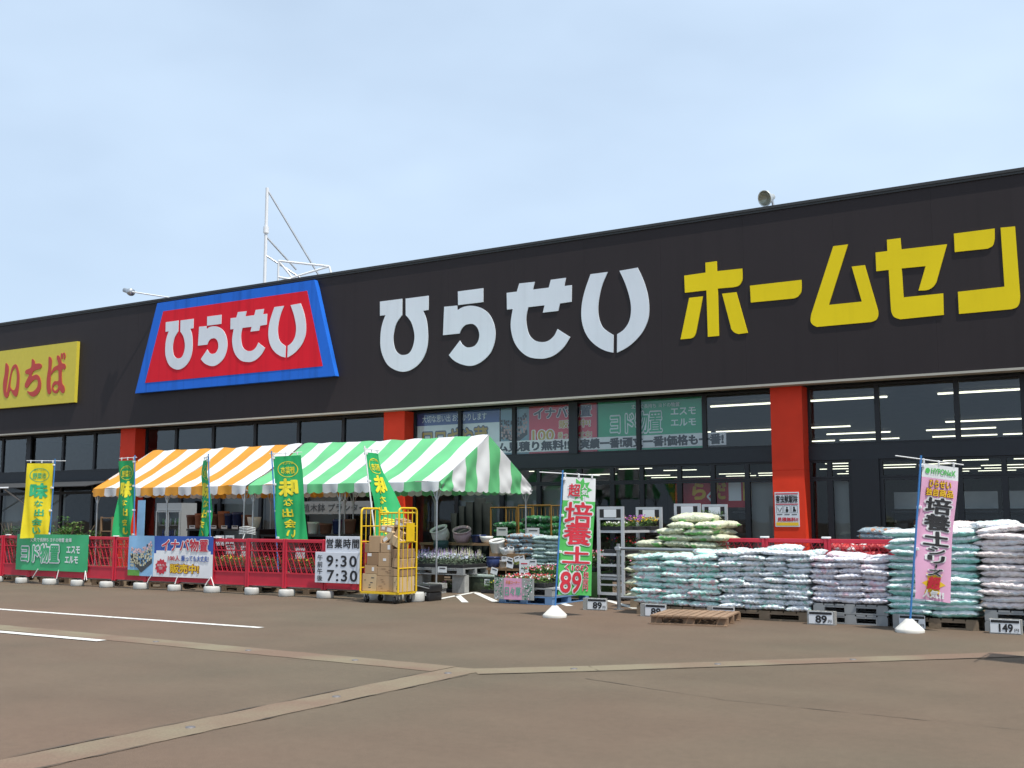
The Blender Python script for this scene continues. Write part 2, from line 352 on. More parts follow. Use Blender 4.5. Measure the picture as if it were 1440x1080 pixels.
for b,e in upper.items(): mb.box((e[0],YW-.03,2.75),(e[-1],YW+.12,3.075))
for x_ in (-12.81,-34.36): mb.box((x_,YW-.06,3.08),(x_+.24,YW-.004,ZB-.056))
mb.build('beam',mat('dark beam',(.02,.024,.03),.5),store)
lower={0:[-39.0,-37.3,-35.81,-34.3,-32.44,-30.80,-29.0],1:[-28.3,-26.6,-24.9,-23.2,-21.5,-19.9,-18.31],2:[-17.61,-16.2,-14.8,-13.71,-12.54,-11.67,-10.89,-9.93,-9.11,-8.3,-7.58],3:[-6.88,-6.45,-5.99,-5.38,-3.82,-2.98,-1.6,-.2,1.5,3.15],4:[3.85,5.4,7.0,8.6,10.2,12.0,13.7]}
blinds={0:(0,1,2,3),1:(2,3,4),2:(1,2,3,9),3:(1,),4:(0,1,2)}
for b,e in lower.items():
    for k,(x0,x1) in enumerate(zip(e[:-1],e[1:])):
        window(x0,x1,2.36,2.745); window(x0,x1,0.02,2.355,GL,True if k in blinds[b] else None,.06)
mb=MB(); mb.box((-5.97,YW-.05,.02),(-5.40,YW-.004,2.75)); mb.build('door_post',DK,store)
# interior shell
mb=MB(); mb.box((BX0+.2,YW+.3,.005),(BX1-.2,YF+71.8,.02)); mb.build('interior_floor',mat('shop floor',(.22,.21,.19),.35),store)
mb=MB(); mb.box((BX0+.2,YW+.3,4.75),(BX1-.2,YF+71.7,4.8)); mb.build('interior_ceiling',mat('shop ceiling',(.20,.21,.21),.8),store)
mb=MB(); mb.box((-41.0,YW+.3,.03),(-40.8,YF+71.7,4.74)); mb.box((-17.9,YW+.3,.03),(-17.7,YF+7,4.74)); mb.build('interior_wall',mat('inner wall',(.12,.12,.12),.8),store)
TUBE=mat('lit fluorescent tube',(.9,.9,.8),.5,var=0,emit=((1,1,.80),1.6))
FIX=mat('lamp housing',(.5,.5,.48),.5)
lp=thing('ceiling_light','','ceiling light',(0,0,4.70),'ceiling lights in the shop')
q=MB(); q.box((-1.2,-.09,.0),(1.2,.09,.045)); q.build('housing',FIX,lp,org=(0,0,0)); q=MB(); q.tube([(-1.17,0,-.03),(1.17,0,-.03)],.022,6); q.build('tube',TUBE,lp,org=(0,0,0))
first=True
rows=[29.4,38.2,41.5,45,49,52,55,58,61,64,67.5,71,75,79]
gaps=random.Random(3)
for ri,Yr in enumerate(rows):
    xx=(-17.0 if Yr<47 else -40.0)+gaps.uniform(0,1.5)
    while xx<11:
        if gaps.random()<(.7 if ri==0 else .72 if ri<4 else .5) and -1.05*Yr<xx+1.2 and xx<.12*Yr:
            lab=f'lit fluorescent strip light in the {ordn[ri]} ceiling row behind the shop glass'
            if first: lp.location=(xx,Yr,4.70); lp['label']=lab; first=False
            else: dup(lp,(xx,Yr,4.70),0,lab)
        xx+=gaps.choice((2.55,2.55,2.9,3.6))

# ================================================================ FASCIA SIGNS
GW=[[[(-18.25,7.35,0),(-17.5,7.35,0),(-17.5,6.9,0),(-17.68,6.7,1),(-17.77,6.44,1),(-17.78,6.23,1),(-17.72,6,1),(-17.6,5.87,1),(-17.45,5.82,1),(-17.27,5.84,1),(-17.15,5.96,1),(-17.08,6.17,1),(-17.08,6.38,1),(-17.16,6.63,1),(-17.26,6.78,1),(-17.37,6.89,0),(-17.38,7.34,0),(-16.63,7.34,0),(-16.63,6.96,0),(-16.8,6.95,0),(-16.69,6.69,1),(-16.64,6.34,1),(-16.65,6.03,1),(-16.74,5.75,1),(-16.93,5.53,1),(-17.19,5.4,1),(-17.44,5.37,1),(-17.71,5.44,1),(-17.96,5.6,1),(-18.13,5.86,1),(-18.21,6.13,1),(-18.21,6.48,1),(-18.15,6.75,1),(-18.05,6.96,0),(-18.24,6.96,0)]],
[[(-15.69,7.35,0),(-14.91,7.35,0),(-14.91,6.99,0),(-15.68,6.99,0)],[(-16.12,6.99,0),(-15.71,6.98,0),(-15.71,6.85,0),(-15.53,6.92,1),(-15.28,6.93,1),(-15.01,6.86,1),(-14.77,6.7,1),(-14.61,6.46,1),(-14.54,6.18,1),(-14.57,5.9,1),(-14.69,5.65,1),(-14.92,5.47,1),(-15.16,5.38,1),(-15.38,5.38,1),(-15.64,5.46,1),(-15.83,5.57,1),(-15.96,5.7,0),(-15.62,6.05,0),(-15.54,5.94,1),(-15.43,5.87,1),(-15.31,5.85,1),(-15.16,5.88,1),(-15.05,6,1),(-15.02,6.16,1),(-15.07,6.32,1),(-15.18,6.43,1),(-15.31,6.46,1),(-15.46,6.44,1),(-15.57,6.35,1),(-15.63,6.24,0),(-16.15,6.24,0)]],
[[(-14.2,7.15,0),(-13.9,7.15,0),(-13.83,7.35,0),(-13.38,7.34,0),(-13.44,7.15,0),(-12.98,7.15,0),(-12.92,7.34,0),(-12.5,7.34,0),(-12.55,7.14,0),(-12.34,7.14,0),(-12.35,6.73,0),(-12.67,6.72,0),(-12.72,6.54,0),(-13.15,6.54,0),(-13.1,6.72,0),(-13.57,6.72,0),(-13.63,6.49,1),(-13.62,6.27,1),(-13.55,6.03,1),(-13.41,5.88,1),(-13.21,5.81,1),(-13.01,5.82,1),(-12.84,5.93,1),(-12.74,6.09,0),(-12.39,5.86,0),(-12.56,5.64,1),(-12.8,5.47,1),(-13.04,5.4,1),(-13.26,5.4,1),(-13.54,5.46,1),(-13.77,5.61,1),(-13.95,5.83,1),(-14.05,6.09,1),(-14.08,6.37,1),(-14.02,6.72,0),(-14.19,6.72,0)]],
[[(-11.82,7.35,0),(-11.36,7.35,0),(-11.51,7.05,1),(-11.6,6.74,1),(-11.63,6.45,1),(-11.59,6.19,1),(-11.48,5.99,1),(-11.23,5.81,0),(-11.24,5.39,0),(-11.44,5.45,1),(-11.67,5.58,1),(-11.88,5.78,1),(-12.02,6.04,1),(-12.08,6.34,1),(-12.06,6.66,1),(-11.97,6.99,1)],[(-11.05,7.34,0),(-10.58,7.36,0),(-10.43,7.03,1),(-10.33,6.68,1),(-10.3,6.35,1),(-10.34,6.07,1),(-10.48,5.81,1),(-10.71,5.59,1),(-10.93,5.46,1),(-11.14,5.38,0),(-11.13,5.82,0),(-10.95,5.92,1),(-10.81,6.11,1),(-10.76,6.37,1),(-10.79,6.65,1),(-10.9,7.01,1)]]]
GY=[[[(-9.41,7.03,0),(-8.89,7.04,0),(-8.89,7.27,0),(-8.62,7.27,0),(-8.62,7.04,0),(-8.03,7.03,0),(-8.03,6.8,1),(-8.06,6.71,1),(-8.12,6.65,1),(-8.23,6.63,0),(-8.61,6.64,0),(-8.61,5.56,0),(-8.87,5.56,0),(-8.88,6.63,0),(-9.4,6.63,0)],[(-9.3,6.5,0),(-8.97,6.5,0),(-9.14,5.74,0),(-9.17,5.64,1),(-9.22,5.58,1),(-9.29,5.56,0),(-9.53,5.56,0)],[(-8.51,6.51,0),(-8.18,6.51,0),(-7.94,5.57,0),(-8.15,5.56,0),(-8.24,5.6,1),(-8.31,5.68,1),(-8.33,5.76,0)]],
[[(-7.86,6.62,0),(-6.71,6.62,0),(-6.71,6.45,0),(-6.73,6.34,1),(-6.8,6.26,1),(-6.89,6.23,0),(-7.85,6.24,0)]],
[[(-6,7.27,0),(-5.69,7.27,0),(-6.14,6.01,0),(-5.45,6.01,0),(-5.63,6.78,0),(-5.36,6.78,0),(-5.13,5.79,0),(-5.13,5.69,1),(-5.17,5.6,1),(-5.27,5.56,0),(-6.41,5.56,0),(-6.5,5.62,1),(-6.54,5.71,1),(-6.52,5.85,0)]],
[[(-5.13,7.02,0),(-4.89,7.02,0),(-4.89,7.26,0),(-4.62,7.26,0),(-4.61,7.02,0),(-3.72,7.01,0),(-3.96,6.25,0),(-4.02,6.17,1),(-4.11,6.12,1),(-4.19,6.11,0),(-4.31,6.12,0),(-4.15,6.61,0),(-4.62,6.62,0),(-4.61,6.01,0),(-3.84,6.01,0),(-3.85,5.57,0),(-4.69,5.56,0),(-4.81,5.62,1),(-4.86,5.73,1),(-4.87,5.85,0),(-4.88,6.62,0),(-5.13,6.62,0)]],
[[(-3.58,7.21,0),(-2.82,7.21,0),(-2.83,7,0),(-2.87,6.87,1),(-2.97,6.82,0),(-3.58,6.83,0)],[(-2.71,7.21,0),(-2.45,7.2,0),(-2.43,5.8,0),(-2.45,5.67,1),(-2.5,5.59,1),(-2.6,5.56,0),(-3.56,5.56,0),(-3.56,6.01,0),(-2.7,6.02,0)]]]
GR=[[[(-34.66,6.84,1),(-34.58,6.85,1),(-34.46,6.71,1),(-34.47,6.45,1),(-34.51,6.12,1),(-34.53,5.89,1),(-34.49,5.84,1),(-34.43,6.12,1),(-34.36,6.44,1),(-34.28,6.69,1),(-34.12,6.79,1),(-33.98,6.72,1),(-33.85,6.45,1),(-33.82,6.18,1),(-33.84,5.88,1),(-33.9,5.69,1),(-33.99,5.66,1),(-34.13,5.74,1),(-34.27,5.89,1),(-34.34,5.86,1),(-34.38,5.71,1),(-34.49,5.64,1),(-34.62,5.72,1),(-34.71,5.96,1),(-34.73,6.24,1),(-34.67,6.51,1)],[(-34.17,6.65,1),(-34.28,6.43,1),(-34.32,6.08,1),(-34.27,5.97,1),(-34.17,5.9,1),(-34.05,5.91,1),(-33.98,6.09,1),(-33.97,6.39,1),(-34.05,6.62,1)]],
[[(-33.14,6.9,1),(-33.03,6.81,1),(-33,6.73,1),(-32.76,6.72,1),(-32.63,6.64,1),(-32.69,6.54,1),(-32.92,6.51,1),(-33.09,6.45,1),(-33.14,6.31,1),(-32.91,6.35,1),(-32.72,6.25,1),(-32.62,6.02,1),(-32.65,5.8,1),(-32.81,5.65,1),(-33.02,5.6,1),(-33.23,5.68,1),(-33.36,5.81,1),(-33.17,5.77,1),(-32.98,5.8,1),(-32.83,5.91,1),(-32.79,6.06,1),(-32.86,6.17,1),(-33.01,6.17,1),(-33.2,6.06,1),(-33.33,5.94,1),(-33.45,5.93,1),(-33.51,6.03,1),(-33.43,6.18,1),(-33.3,6.37,1),(-33.45,6.4,1),(-33.53,6.48,1),(-33.46,6.55,1),(-33.25,6.6,1),(-33.19,6.71,1),(-33.2,6.86,1)]],
[[(-32.29,6.88,1),(-32.22,6.9,1),(-32.11,6.78,1),(-32.12,6.38,1),(-32.12,5.97,1),(-32.06,5.72,1),(-32.15,5.63,1),(-32.25,5.69,1),(-32.32,5.96,1),(-32.32,6.25,1),(-32.27,6.57,1)],[(-31.85,6.9,1),(-31.78,6.92,1),(-31.68,6.84,1),(-31.57,6.65,1),(-31.41,6.6,1),(-31.36,6.5,1),(-31.42,6.41,1),(-31.55,6.42,1),(-31.52,6,1),(-31.39,5.85,1),(-31.35,5.7,1),(-31.43,5.62,1),(-31.55,5.68,1),(-31.63,5.77,1),(-31.72,5.66,1),(-31.87,5.65,1),(-32,5.74,1),(-32.03,5.91,1),(-31.92,6.05,1),(-31.71,6.06,1),(-31.71,6.26,1),(-31.76,6.42,1),(-31.95,6.4,1),(-32.11,6.28,1),(-32.09,6.41,1),(-31.96,6.54,1),(-31.75,6.61,1),(-31.85,6.81,1)],[(-31.83,5.94,1),(-31.96,5.87,1),(-31.91,5.76,1),(-31.8,5.74,1),(-31.71,5.82,1),(-31.72,5.9,1)],[(-31.65,6.96,1),(-31.57,6.97,1),(-31.53,6.88,1),(-31.56,6.77,1),(-31.62,6.81,1)],[(-31.54,6.97,1),(-31.45,6.98,1),(-31.4,6.87,1),(-31.43,6.76,1),(-31.5,6.78,1),(-31.47,6.87,1)]]]
TB=[(-26.53, 6.01, -25.3, 7.54), (-25.07, 6.01, -23.83, 7.54), (-23.73, 6.02, -22.26, 7.55), (-22.19, 6.04, -20.75, 7.56)]

WLET=mat('white sign letter',(.70,.75,.80),.45,var=.05,scale=.8,spec=.3,streak=.06)
YLET=mat('yellow sign letter',(.82,.63,.012),.5,var=.05,scale=.8,spec=.15,streak=.05)
def letters(name,label,gl,m,Y0,Y1,loc):
    t=thing(name,label,'sign',loc)
    for pieces in gl:
        q=MB(); q.prism([smooth_outline(p) for p in pieces],Y0,Y1); q.build('letter',m,t)
    return t
letters('channel_letter_sign','large white shop name of four letters on the black fascia',GW,WLET,22.976,22.998,(-14,23,6))
letters('channel_letter_sign','large yellow lettering on the right of the black fascia',GY,YLET,22.976,22.998,(-6,23,6))
t=thing('trapezoid_sign','blue bordered red trapezoid board with white shop name on fascia','sign',(-23.7,22.9,6.8))
BLUE=mat('sign blue',(.020,.15,.66),.5,var=.06,scale=1,spec=.15,streak=.28); SRED=mat('sign red',(.72,.014,.030),.5,var=.05,scale=1,spec=.15,streak=.18)
q=MB(); q.prism([[(-27.84,5.40),(-19.66,5.40),(-20.50,8.19),(-26.98,8.19)]],22.84,22.997); q.build('border_panel',BLUE,t)
q=MB(); q.prism([[(-27.38,5.70),(-20.12,5.70),(-20.76,7.90),(-26.68,7.90)]],22.83,22.838); q.build('red_panel',SRED,t)
for pieces,(x0,z0,x1,z1) in zip(GW,TB):
    o=[smooth_outline(p) for p in pieces]; A=[p for r in o for p in r]; a,c=min(p[0] for p in A),max(p[0] for p in A); b,d=min(p[1] for p in A),max(p[1] for p in A)
    q=MB(); q.prism([[(x0+(p[0]-a)/(c-a)*(x1-x0),z0+(p[1]-b)/(d-b)*(z1-z0)) for p in r] for r in o],22.815,22.828); q.build('letter',WLET,t)
t=thing('market_sign','yellow board with red brush lettering at the left end of the fascia','sign',(-33,22.9,6.3))
q=MB(); q.box((-38.5,22.88,5.29),(-30.85,22.996,7.32)); q.build('panel',mat('sign yellow',(.62,.52,.05),.45,var=.04),t)
BR=mat('brush red',(.50,.055,.040),.5,var=.05)
for pieces in GR:
    q=MB(); q.prism([smooth_outline(p,4) for p in pieces],22.866,22.878); q.build('letter',BR,t)
# roof things
STEEL=mat('white painted steel',(.72,.73,.74),.4,.0,var=.08); GAL=mat('galvanised steel',(.45,.47,.49),.38,.75,var=.1)
t=thing('rooftop_sign_frame','bare white steel support frame standing on the roof above the trapezoid board','sign frame',(-23.2,24.2,8.3))
q=MB(); q.tube([(-23.75,24.2,7.9),(-23.75,24.2,11.75)],.05,8); q.build('mast',STEEL,t)
q=MB(); q.tube([(-23.75,24.2,10.3),(-23.75,24.2,10.5)],.085,10); q.build('mast_sleeve',STEEL,t)
for a,b in (((-23.75,24.2,11.7),(-21.9,25.6,7.9)),((-23.75,24.2,9.6),(-22.2,25.2,8.4)),((-23.75,24.2,10.2),(-23.1,24.9,9.2))):
    q=MB(); q.tube([a,b],.03,6); q.build('brace',GAL,t)
for a,b in (((-22.9,23.9,9.25),(-21.5,24.6,9.05)),((-21.5,24.6,9.05),(-21.15,24.6,8.1)),((-22.9,23.9,8.6),(-21.5,24.6,9.05)),((-22.9,23.9,9.25),(-22.1,24.4,8.1)),((-22.9,23.9,9.25),(-22.9,23.9,8.1)),((-22.9,23.9,8.75),(-21.15,24.6,8.35))):
    q=MB(); q.tube([a,b],.032,6); q.build('strut',STEEL,t)
t=thing('spotlight','small white spotlight on a long thin arm over the left roof edge','spotlight',(-26.6,23,8.4))
q=MB(); q.tube([(-26.3,23.2,8.30),(-27.78,22.5,8.58)],.022,6); q.build('arm',STEEL,t)
q=MB(); q.lathe((-27.78,22.5,8.56),[(0,-.02),(.11,-.02),(.12,.06),(.10,.16),(.07,.24),(.07,.42),(.0,.43)],16,ax=(-1,.1,.32)); q.build('lamp_head',GAL,t)
t=thing('floodlight','round metal floodlight on the roof edge above the yellow lettering','floodlight',(-7.5,23.2,8.4))
ax=Vector((.35,.85,.28)).normalized(); c0=at(1075,279,23.0)
q=MB(); q.lathe(c0,[(.0,.08),(.10,.07),(.17,.0),(.182,-.005),(.182,.018),(.14,.11),(.075,.18),(.065,.30),(.0,.31)],24,ax=ax); q.build('reflector',mat('aluminium reflector',(.68,.69,.66),.35,.6,var=.1),t)
q=MB(); q.lathe(c0,[(.0,.012),(.165,.004)],24,ax=ax); q.build('lens',glass('lamp lens',(.8,.85,.8),2.0),t)
p1=c0+ax*.25; q=MB(); q.tube([p1,(p1.x+.05,p1.y,8.34)],.03,8); q.build('bracket',GAL,t)
# ================================================================ TENTS
TW=mat('white tent canvas',(.78,.79,.80),.6,var=.07,scale=2,trans=.22,bump=.12,bscale=5); TG=mat('green tent canvas',(.165,.58,.25),.4,var=.10,scale=2,trans=.22,bump=.12,bscale=5); TO=mat('orange tent canvas',(.74,.33,.035),.5,var=.10,scale=2,trans=.22,bump=.12,bscale=5)
TY0,TY1,TYM=18.30,21.85,20.08; EZ=2.26; PZ=3.32; VB=2.05
def tent(x0,x1,n,m,label,right_gable,first_col):
    t=thing('canopy_tent',label,'tent',((x0+x1)/2,TYM,0),'striped canopy tents')
    W=x1-x0; per=4
    def roof(side):
        def fn(u,v):
            x=x0+u*W; ye=TY0-.06 if side==0 else TY1+.06
            y=TYM+(ye-TYM)*v; sag=-.06*sin(pi*v)*(1+.45*sin(u*W*2*pi/2.65))-.02*sin(pi*u)+.010*sin(u*31+v*17)*v+.008*sin(u*53-v*11)*(1-v)
            return (x,y,PZ+(EZ-PZ)*v+sag+.008*sin(u*41+v*9))
        return fn
    q=MB(); mf=lambda u,v:(int(u*n)+first_col)%2
    q.grid(roof(0),n*per,14,mfn=mf); q.grid(roof(1),n*per,14,mfn=mf); q.build('roof_canvas',[m,TW],t)
    def val(p0,p1,nst,fc):
        p0=Vector(p0);p1=Vector(p1); Ln=(p1-p0).length; nn_=nst*12; sc=nst*2.0; nrm=Vector(((p1-p0).y,-(p1-p0).x,0)).normalized()
        def fn(u,v):
            p=p0+(p1-p0)*u; zb=VB+.035*(1-abs(sin(pi*u*sc)))
            z=EZ-.01+(zb-EZ)*v; wv=.02*sin(u*Ln*7.3)*v+.012*sin(u*Ln*17)*v
            return (p.x+nrm.x*wv,p.y+nrm.y*wv,z)
        q=MB(); q.grid(fn,nn_,4,mfn=lambda u,v:(int(u*nst)+fc)%2); q.build('valance',[m,TW],t)
    val((x0,TY0-.07,0),(x1,TY0-.07,0),n,first_col); val((x1,TY1+.07,0),(x0,TY1+.07,0),n,first_col)
    for xg,vis in ((x1,right_gable),(x0,not right_gable)):
        if not vis: continue
        s=1 if xg==x1 else -1
        def fn(u,v):
            y=TY0-.06+(TY1-TY0+.12)*u; top=PZ-.012-(PZ-EZ)*abs(2*u-1); zb=VB+.03*(1-abs(sin(pi*u*16)))
            return (xg+s*(.02+.035*sin(u*23+v*5)*v*(1-v)*3+.012*sin(u*47-v*13)*v),y,top+(zb-top)*v)
        q=MB(); q.grid(fn,96,10,mfn=lambda u,v:int(u*8)%2); q.build('gable_canvas',[m,TW],t)
    xm=(x0+x1)/2
    for lx in (x0+.10,xm,x1-.10):
        for ly in (TY0,TY1):
            q=MB(); q.tube([(lx,ly,.19 if lx>-13 and ly==TY0 else .02),(lx,ly,EZ-.03)],.019,8); q.build('leg',GAL,t)
            for sx in (-1,1):
                q=MB(); q.tube([(lx,ly,1.84),(lx+sx*.17,ly,EZ-.05)],.011,6); q.build('brace',GAL,t)
        q=MB(); q.tube([(lx,TY0,EZ-.05),(lx,TYM,PZ-.09),(lx,TY1,EZ-.05)],.017,6); q.build('rafter',GAL,t)
    for ly,lz in ((TY0,EZ-.05),(TY1,EZ-.05),(TYM,PZ-.09)):
        q=MB(); q.tube([(x0+.05,ly,lz),(x1-.05,ly,lz)],.017,6); q.build('purlin',GAL,t)
    return t
tent(-18.22,-12.88,12,TG,'green and white striped canopy tent with a gable end on the right',True,0)
tent(-23.65,-18.30,12,TO,'orange and white striped canopy tent joined to the left of the green one',False,0)
ROPE=mat('white rope',(.7,.7,.68),.8)
q=MB()
for k in range(5): q.tube([(-18.50,18.27,1.15+k*.035),(-18.22,18.24,1.17+k*.035),(-18.0,18.27,1.14+k*.035)],.012,6)
q.tube([(-18.3,18.25,1.15),(-18.33,18.2,1.0)],.012,6); tag(q.build('binding_rope',ROPE,org=(-18.25,18.25,1.2)),'white rope tying the neighbouring legs of the two tents together','rope')
CON=mat('grey concrete block',(.30,.30,.285),.9,var=.16,scale=12,bump=.4,bscale=70)
def block_mesh(q,c,w_=.39,d=.12,h=.19,rot=0,holes=True):
    cx,cy,z0=c
    def P(x,y,z): return (cx+x*cos(rot)-y*sin(rot),cy+x*sin(rot)+y*cos(rot),z0+z)
    tw=.03
    parts=[((-w_/2,-d/2,0),(w_/2,-d/2+tw,h)),((-w_/2,d/2-tw,0),(w_/2,d/2,h))]
    for k in range(4):
        x=-w_/2+k*(w_-tw)/3; parts.append(((x,-d/2+tw+.0005,.001),(x+tw,d/2-tw-.0005,h-.001)))
    for a,b in parts:
        v=[P(x,y,z) for x,y,z in ((a[0],a[1],a[2]),(b[0],a[1],a[2]),(b[0],b[1],a[2]),(a[0],b[1],a[2]),(a[0],a[1],b[2]),(b[0],a[1],b[2]),(b[0],b[1],b[2]),(a[0],b[1],b[2]))]
        q.add(v,[(0,3,2,1),(4,5,6,7),(0,1,5,4),(1,2,6,5),(2,3,7,6),(3,0,4,7)])
# two hollow blocks lying on their side under the near tent leg: cores face the car park
def lying_block(x,y,z,label):
    q=MB(); w_,d,h=.39,.19,.10
    q.box((x,y,z),(x+w_,y+d,z+.022)); q.box((x,y,z+h-.022),(x+w_,y+d,z+h-.001))
    for k in range(4): xx=x+k*(w_-.03)/3; q.box((xx,y+.001,z+.0225),(xx+.03,y+d-.001,z+h-.0225))
    tag(q.build('concrete_block',CON,org=(x,y,z)),label,'concrete block','hollow concrete blocks')
lying_block(-13.20,18.22,.002,'lower hollow concrete block weighting the near tent leg'); lying_block(-13.17,18.21,.103,'upper hollow concrete block under the foot of the near tent leg')

# ================================================================ RED FENCE
FR_=mat('red plastic fence',(.50,.022,.045),.38,var=.12,scale=3,spec=.4)
def fence_proto():
    t=thing('plastic_fence','','fence panel',(0,0,0),'red plastic fence panels')
    for x in (0,.945):
        q=MB(); q.rbox((x,-.025,0),(x+.05,.025,.95),.006,seg=1); q.build('post',FR_,t)
    q=MB(); q.rbox((.051,-.022,.88),(.944,.022,.945),.006,seg=1); q.box((.051,-.012,.70),(.944,.012,.725)); q.build('rail',FR_,t)
    q=MB(); q.box((.051,-.010,.05),(.944,.010,.275)); q.box((.051,-.02,.27),(.944,.02,.30)); q.box((.051,-.02,.03),(.944,.02,.055)); q.build('kick_panel',FR_,t)
    q=MB(); lo,hi=.30,.88; H=hi-lo
    for k in range(-2,8):                       # broad slats falling to the right
        xa=.06+k*.135; xb=xa+H*.42; p=[(xa,hi),(xb,lo)]
        za,zb=hi,lo
        if xa<.052: za=hi-(.052-xa)/.42; xa=.052
        if xb>.943: zb=lo+(xb-.943)/.42; xb=.943
        if xa<.943 and xb>.052 and za>zb: q.bar((xa,-.006,za),(xb,-.006,zb),.012,.010)
    for k in range(-6,16):                      # fine mesh rising to the right
        xa=.02+k*.06; xb=xa+H*.8; za,zb=lo,hi
        if xa<.052: za=lo+(.052-xa)/.8; xa=.052
        if xb>.943: zb=hi-(xb-.943)/.8; xb=.943
        if xa<.943 and xb>.052 and zb>za: q.bar((xa,.004,za),(xb,.004,zb),.006,.006)
    for k in range(1,10): q.box((.052,.009,lo+k*.058-.003),(.943,.013,lo+k*.058+.003))
    q.build('lattice',FR_,t)
    return t
fp=fence_proto(); FY=16.1
for k in range(13):
    lab=f'red plastic fence panel {"nearest the yellow trolley" if k==0 else ordn[k]+" from the yellow trolley"}'
    loc=(-14.02-k*1.003,FY+random.uniform(-.015,.015),.15+random.uniform(-.006,.006)); rz=random.uniform(-.012,.012)
    if k==0: fp.location=loc; fp.rotation_euler=(0,0,rz); fp['label']=lab
    else: dup(fp,loc,rz,lab)
for k,lab in enumerate(('right red fence panel behind the soil sacks, beside the stack under the pink flag','middle red fence panel behind the soil sacks, right below the pillar poster','left red fence panel behind the soil sacks, beside the green sack pile')):
    dup(fp,(-4.76-k*1.0,17.25,.235),random.uniform(-.01,.01),lab)
CAP=mat('white plastic cap',(.74,.74,.72),.5)
for k,cx_ in enumerate((-23.9,-22.05,-21.02,-20.04,-17.02,-16.9)):
    q=MB(); q.rbox((cx_-.07,FY-.035,1.098),(cx_+.07,FY+.035,1.125),.008); tag(q.build('fence_clip',CAP,org=(cx_,FY,1.1)),'white plastic clip joining two panels along the top of the long red fence','fence clip','white fence clips')
for k,cx_ in enumerate((-5.76,-4.77)):
    q=MB(); q.rbox((cx_-.08,17.215,1.184),(cx_+.06,17.285,1.215),.008); tag(q.build('fence_clip',CAP,org=(cx_,17.25,1.18)),'white plastic clip on the red fence behind the soil sacks','fence clip','white fence clips')
BASE=mat('white plastic weight',(.50,.50,.47),.6,var=.2,scale=7)
q=MB(); q.lathe((0,0,0),[(0,.0),(.20,.0),(.215,.02),(.215,.13),(.195,.155),(.06,.155),(.05,.12),(0,.12)],22); wb=q.build('fence_weight',BASE,org=(0,0,0))
bx=[-24.2,-23.2,-22.15,-21.2,-20.2,-19.1,-18.05,-16.95,-15.85,-14.92,-13.95]
for k,x_ in enumerate(bx[::-1]):
    lab=f'round white fence weight {"nearest the yellow trolley" if k==0 else ordn[k]+" from the yellow trolley"}'
    o=wb if k==0 else wb.copy()
    if k: COL.objects.link(o)
    o.location=(x_,FY-.06,.001); o.rotation_euler=(0,0,k*1.3); o.scale=(.74+.1*random.random(),.66,.80+.1*random.random()); tag(o,lab,'fence weight','white weights under the fence')
for k in range(3):
    o=wb.copy(); COL.objects.link(o); o.location=(-12.95+k*.47,16.25,.001); o.scale=(.9,.8,1.1); tag(o,f'white weight lying under the yellow cage trolley, {["left","middle","right"][k]} of the three','fence weight','white weights under the fence')
PIPE=mat('scaffold pipe',(.30,.31,.32),.4,.6)
q=MB(); q.tube([(-27,FY+.05,.175),(-13.0,FY+.05,.175)],.028,8); tag(q.build('foot_shadow_pipe',PIPE,org=(-20,FY,.17)),'added grey pipe for the dark shadow and timber along the foot of the red fence','pipe')  # added pipe standing in for the dark bar of shadow and timber below the fence
PW=mat('weathered pallet wood',(.22,.165,.11),.8,var=.25,scale=5,bump=.2,bscale=30); PN=mat('brown pallet wood',(.27,.175,.11),.75,var=.3,scale=4,bump=.15,bscale=30); PB=mat('blue plastic pallet',(.13,.24,.42),.5,var=.1); PG=mat('grey plastic pallet',(.27,.28,.28),.6,var=.12)
def pallet(name,label,c,w_,d,h,m,rot=0,group='pallets',cat='pallet',nb=7,inset=0):
    t=thing(name,label,cat,(c[0],c[1],c[2]),group); t.rotation_euler=(0,0,rot)
    q=MB(); bw=w_/nb
    for k in range(nb): q.box((-w_/2+k*bw+.01,-d/2,h-.022),(-w_/2+(k+1)*bw-.01,d/2+random.uniform(-.008,.008),h+random.uniform(-.003,.001)))
    q.build('deck_boards',m,t,org=(0,0,0))
    for k in range(3):
        y=(-d/2+inset,-.035,d/2-.07)[k]; q=MB(); q.box((-w_/2,y,.0225),(-w_/2+.16,y+.07,h-.0225)); q.box((-.08,y,.0225),(.08,y+.07,h-.0225)); q.box((w_/2-.16,y,.0225),(w_/2,y+.07,h-.0225)); q.box((-w_/2+.1601,y+.003,h-.05),(w_/2-.1601,y+.067,h-.0226)); q.build('stringer',m,t,org=(0,0,0))
    q=MB()
    for y in (-d/2,-.06,d/2-.12): q.box((-w_/2,y,.002),(w_/2,y+.12,.022))
    q.build('bottom_boards',m,t,org=(0,0,0)); return t
for k,x_ in enumerate((-24.6,-22.6,-20.7,-18.9,-16.6,-14.8)):
    pallet('pallet',f'weathered wooden pallet behind the red fence, {ordn[5-k]} from the yellow trolley',(x_,17.0,0),1.1,1.1,.13,PW)

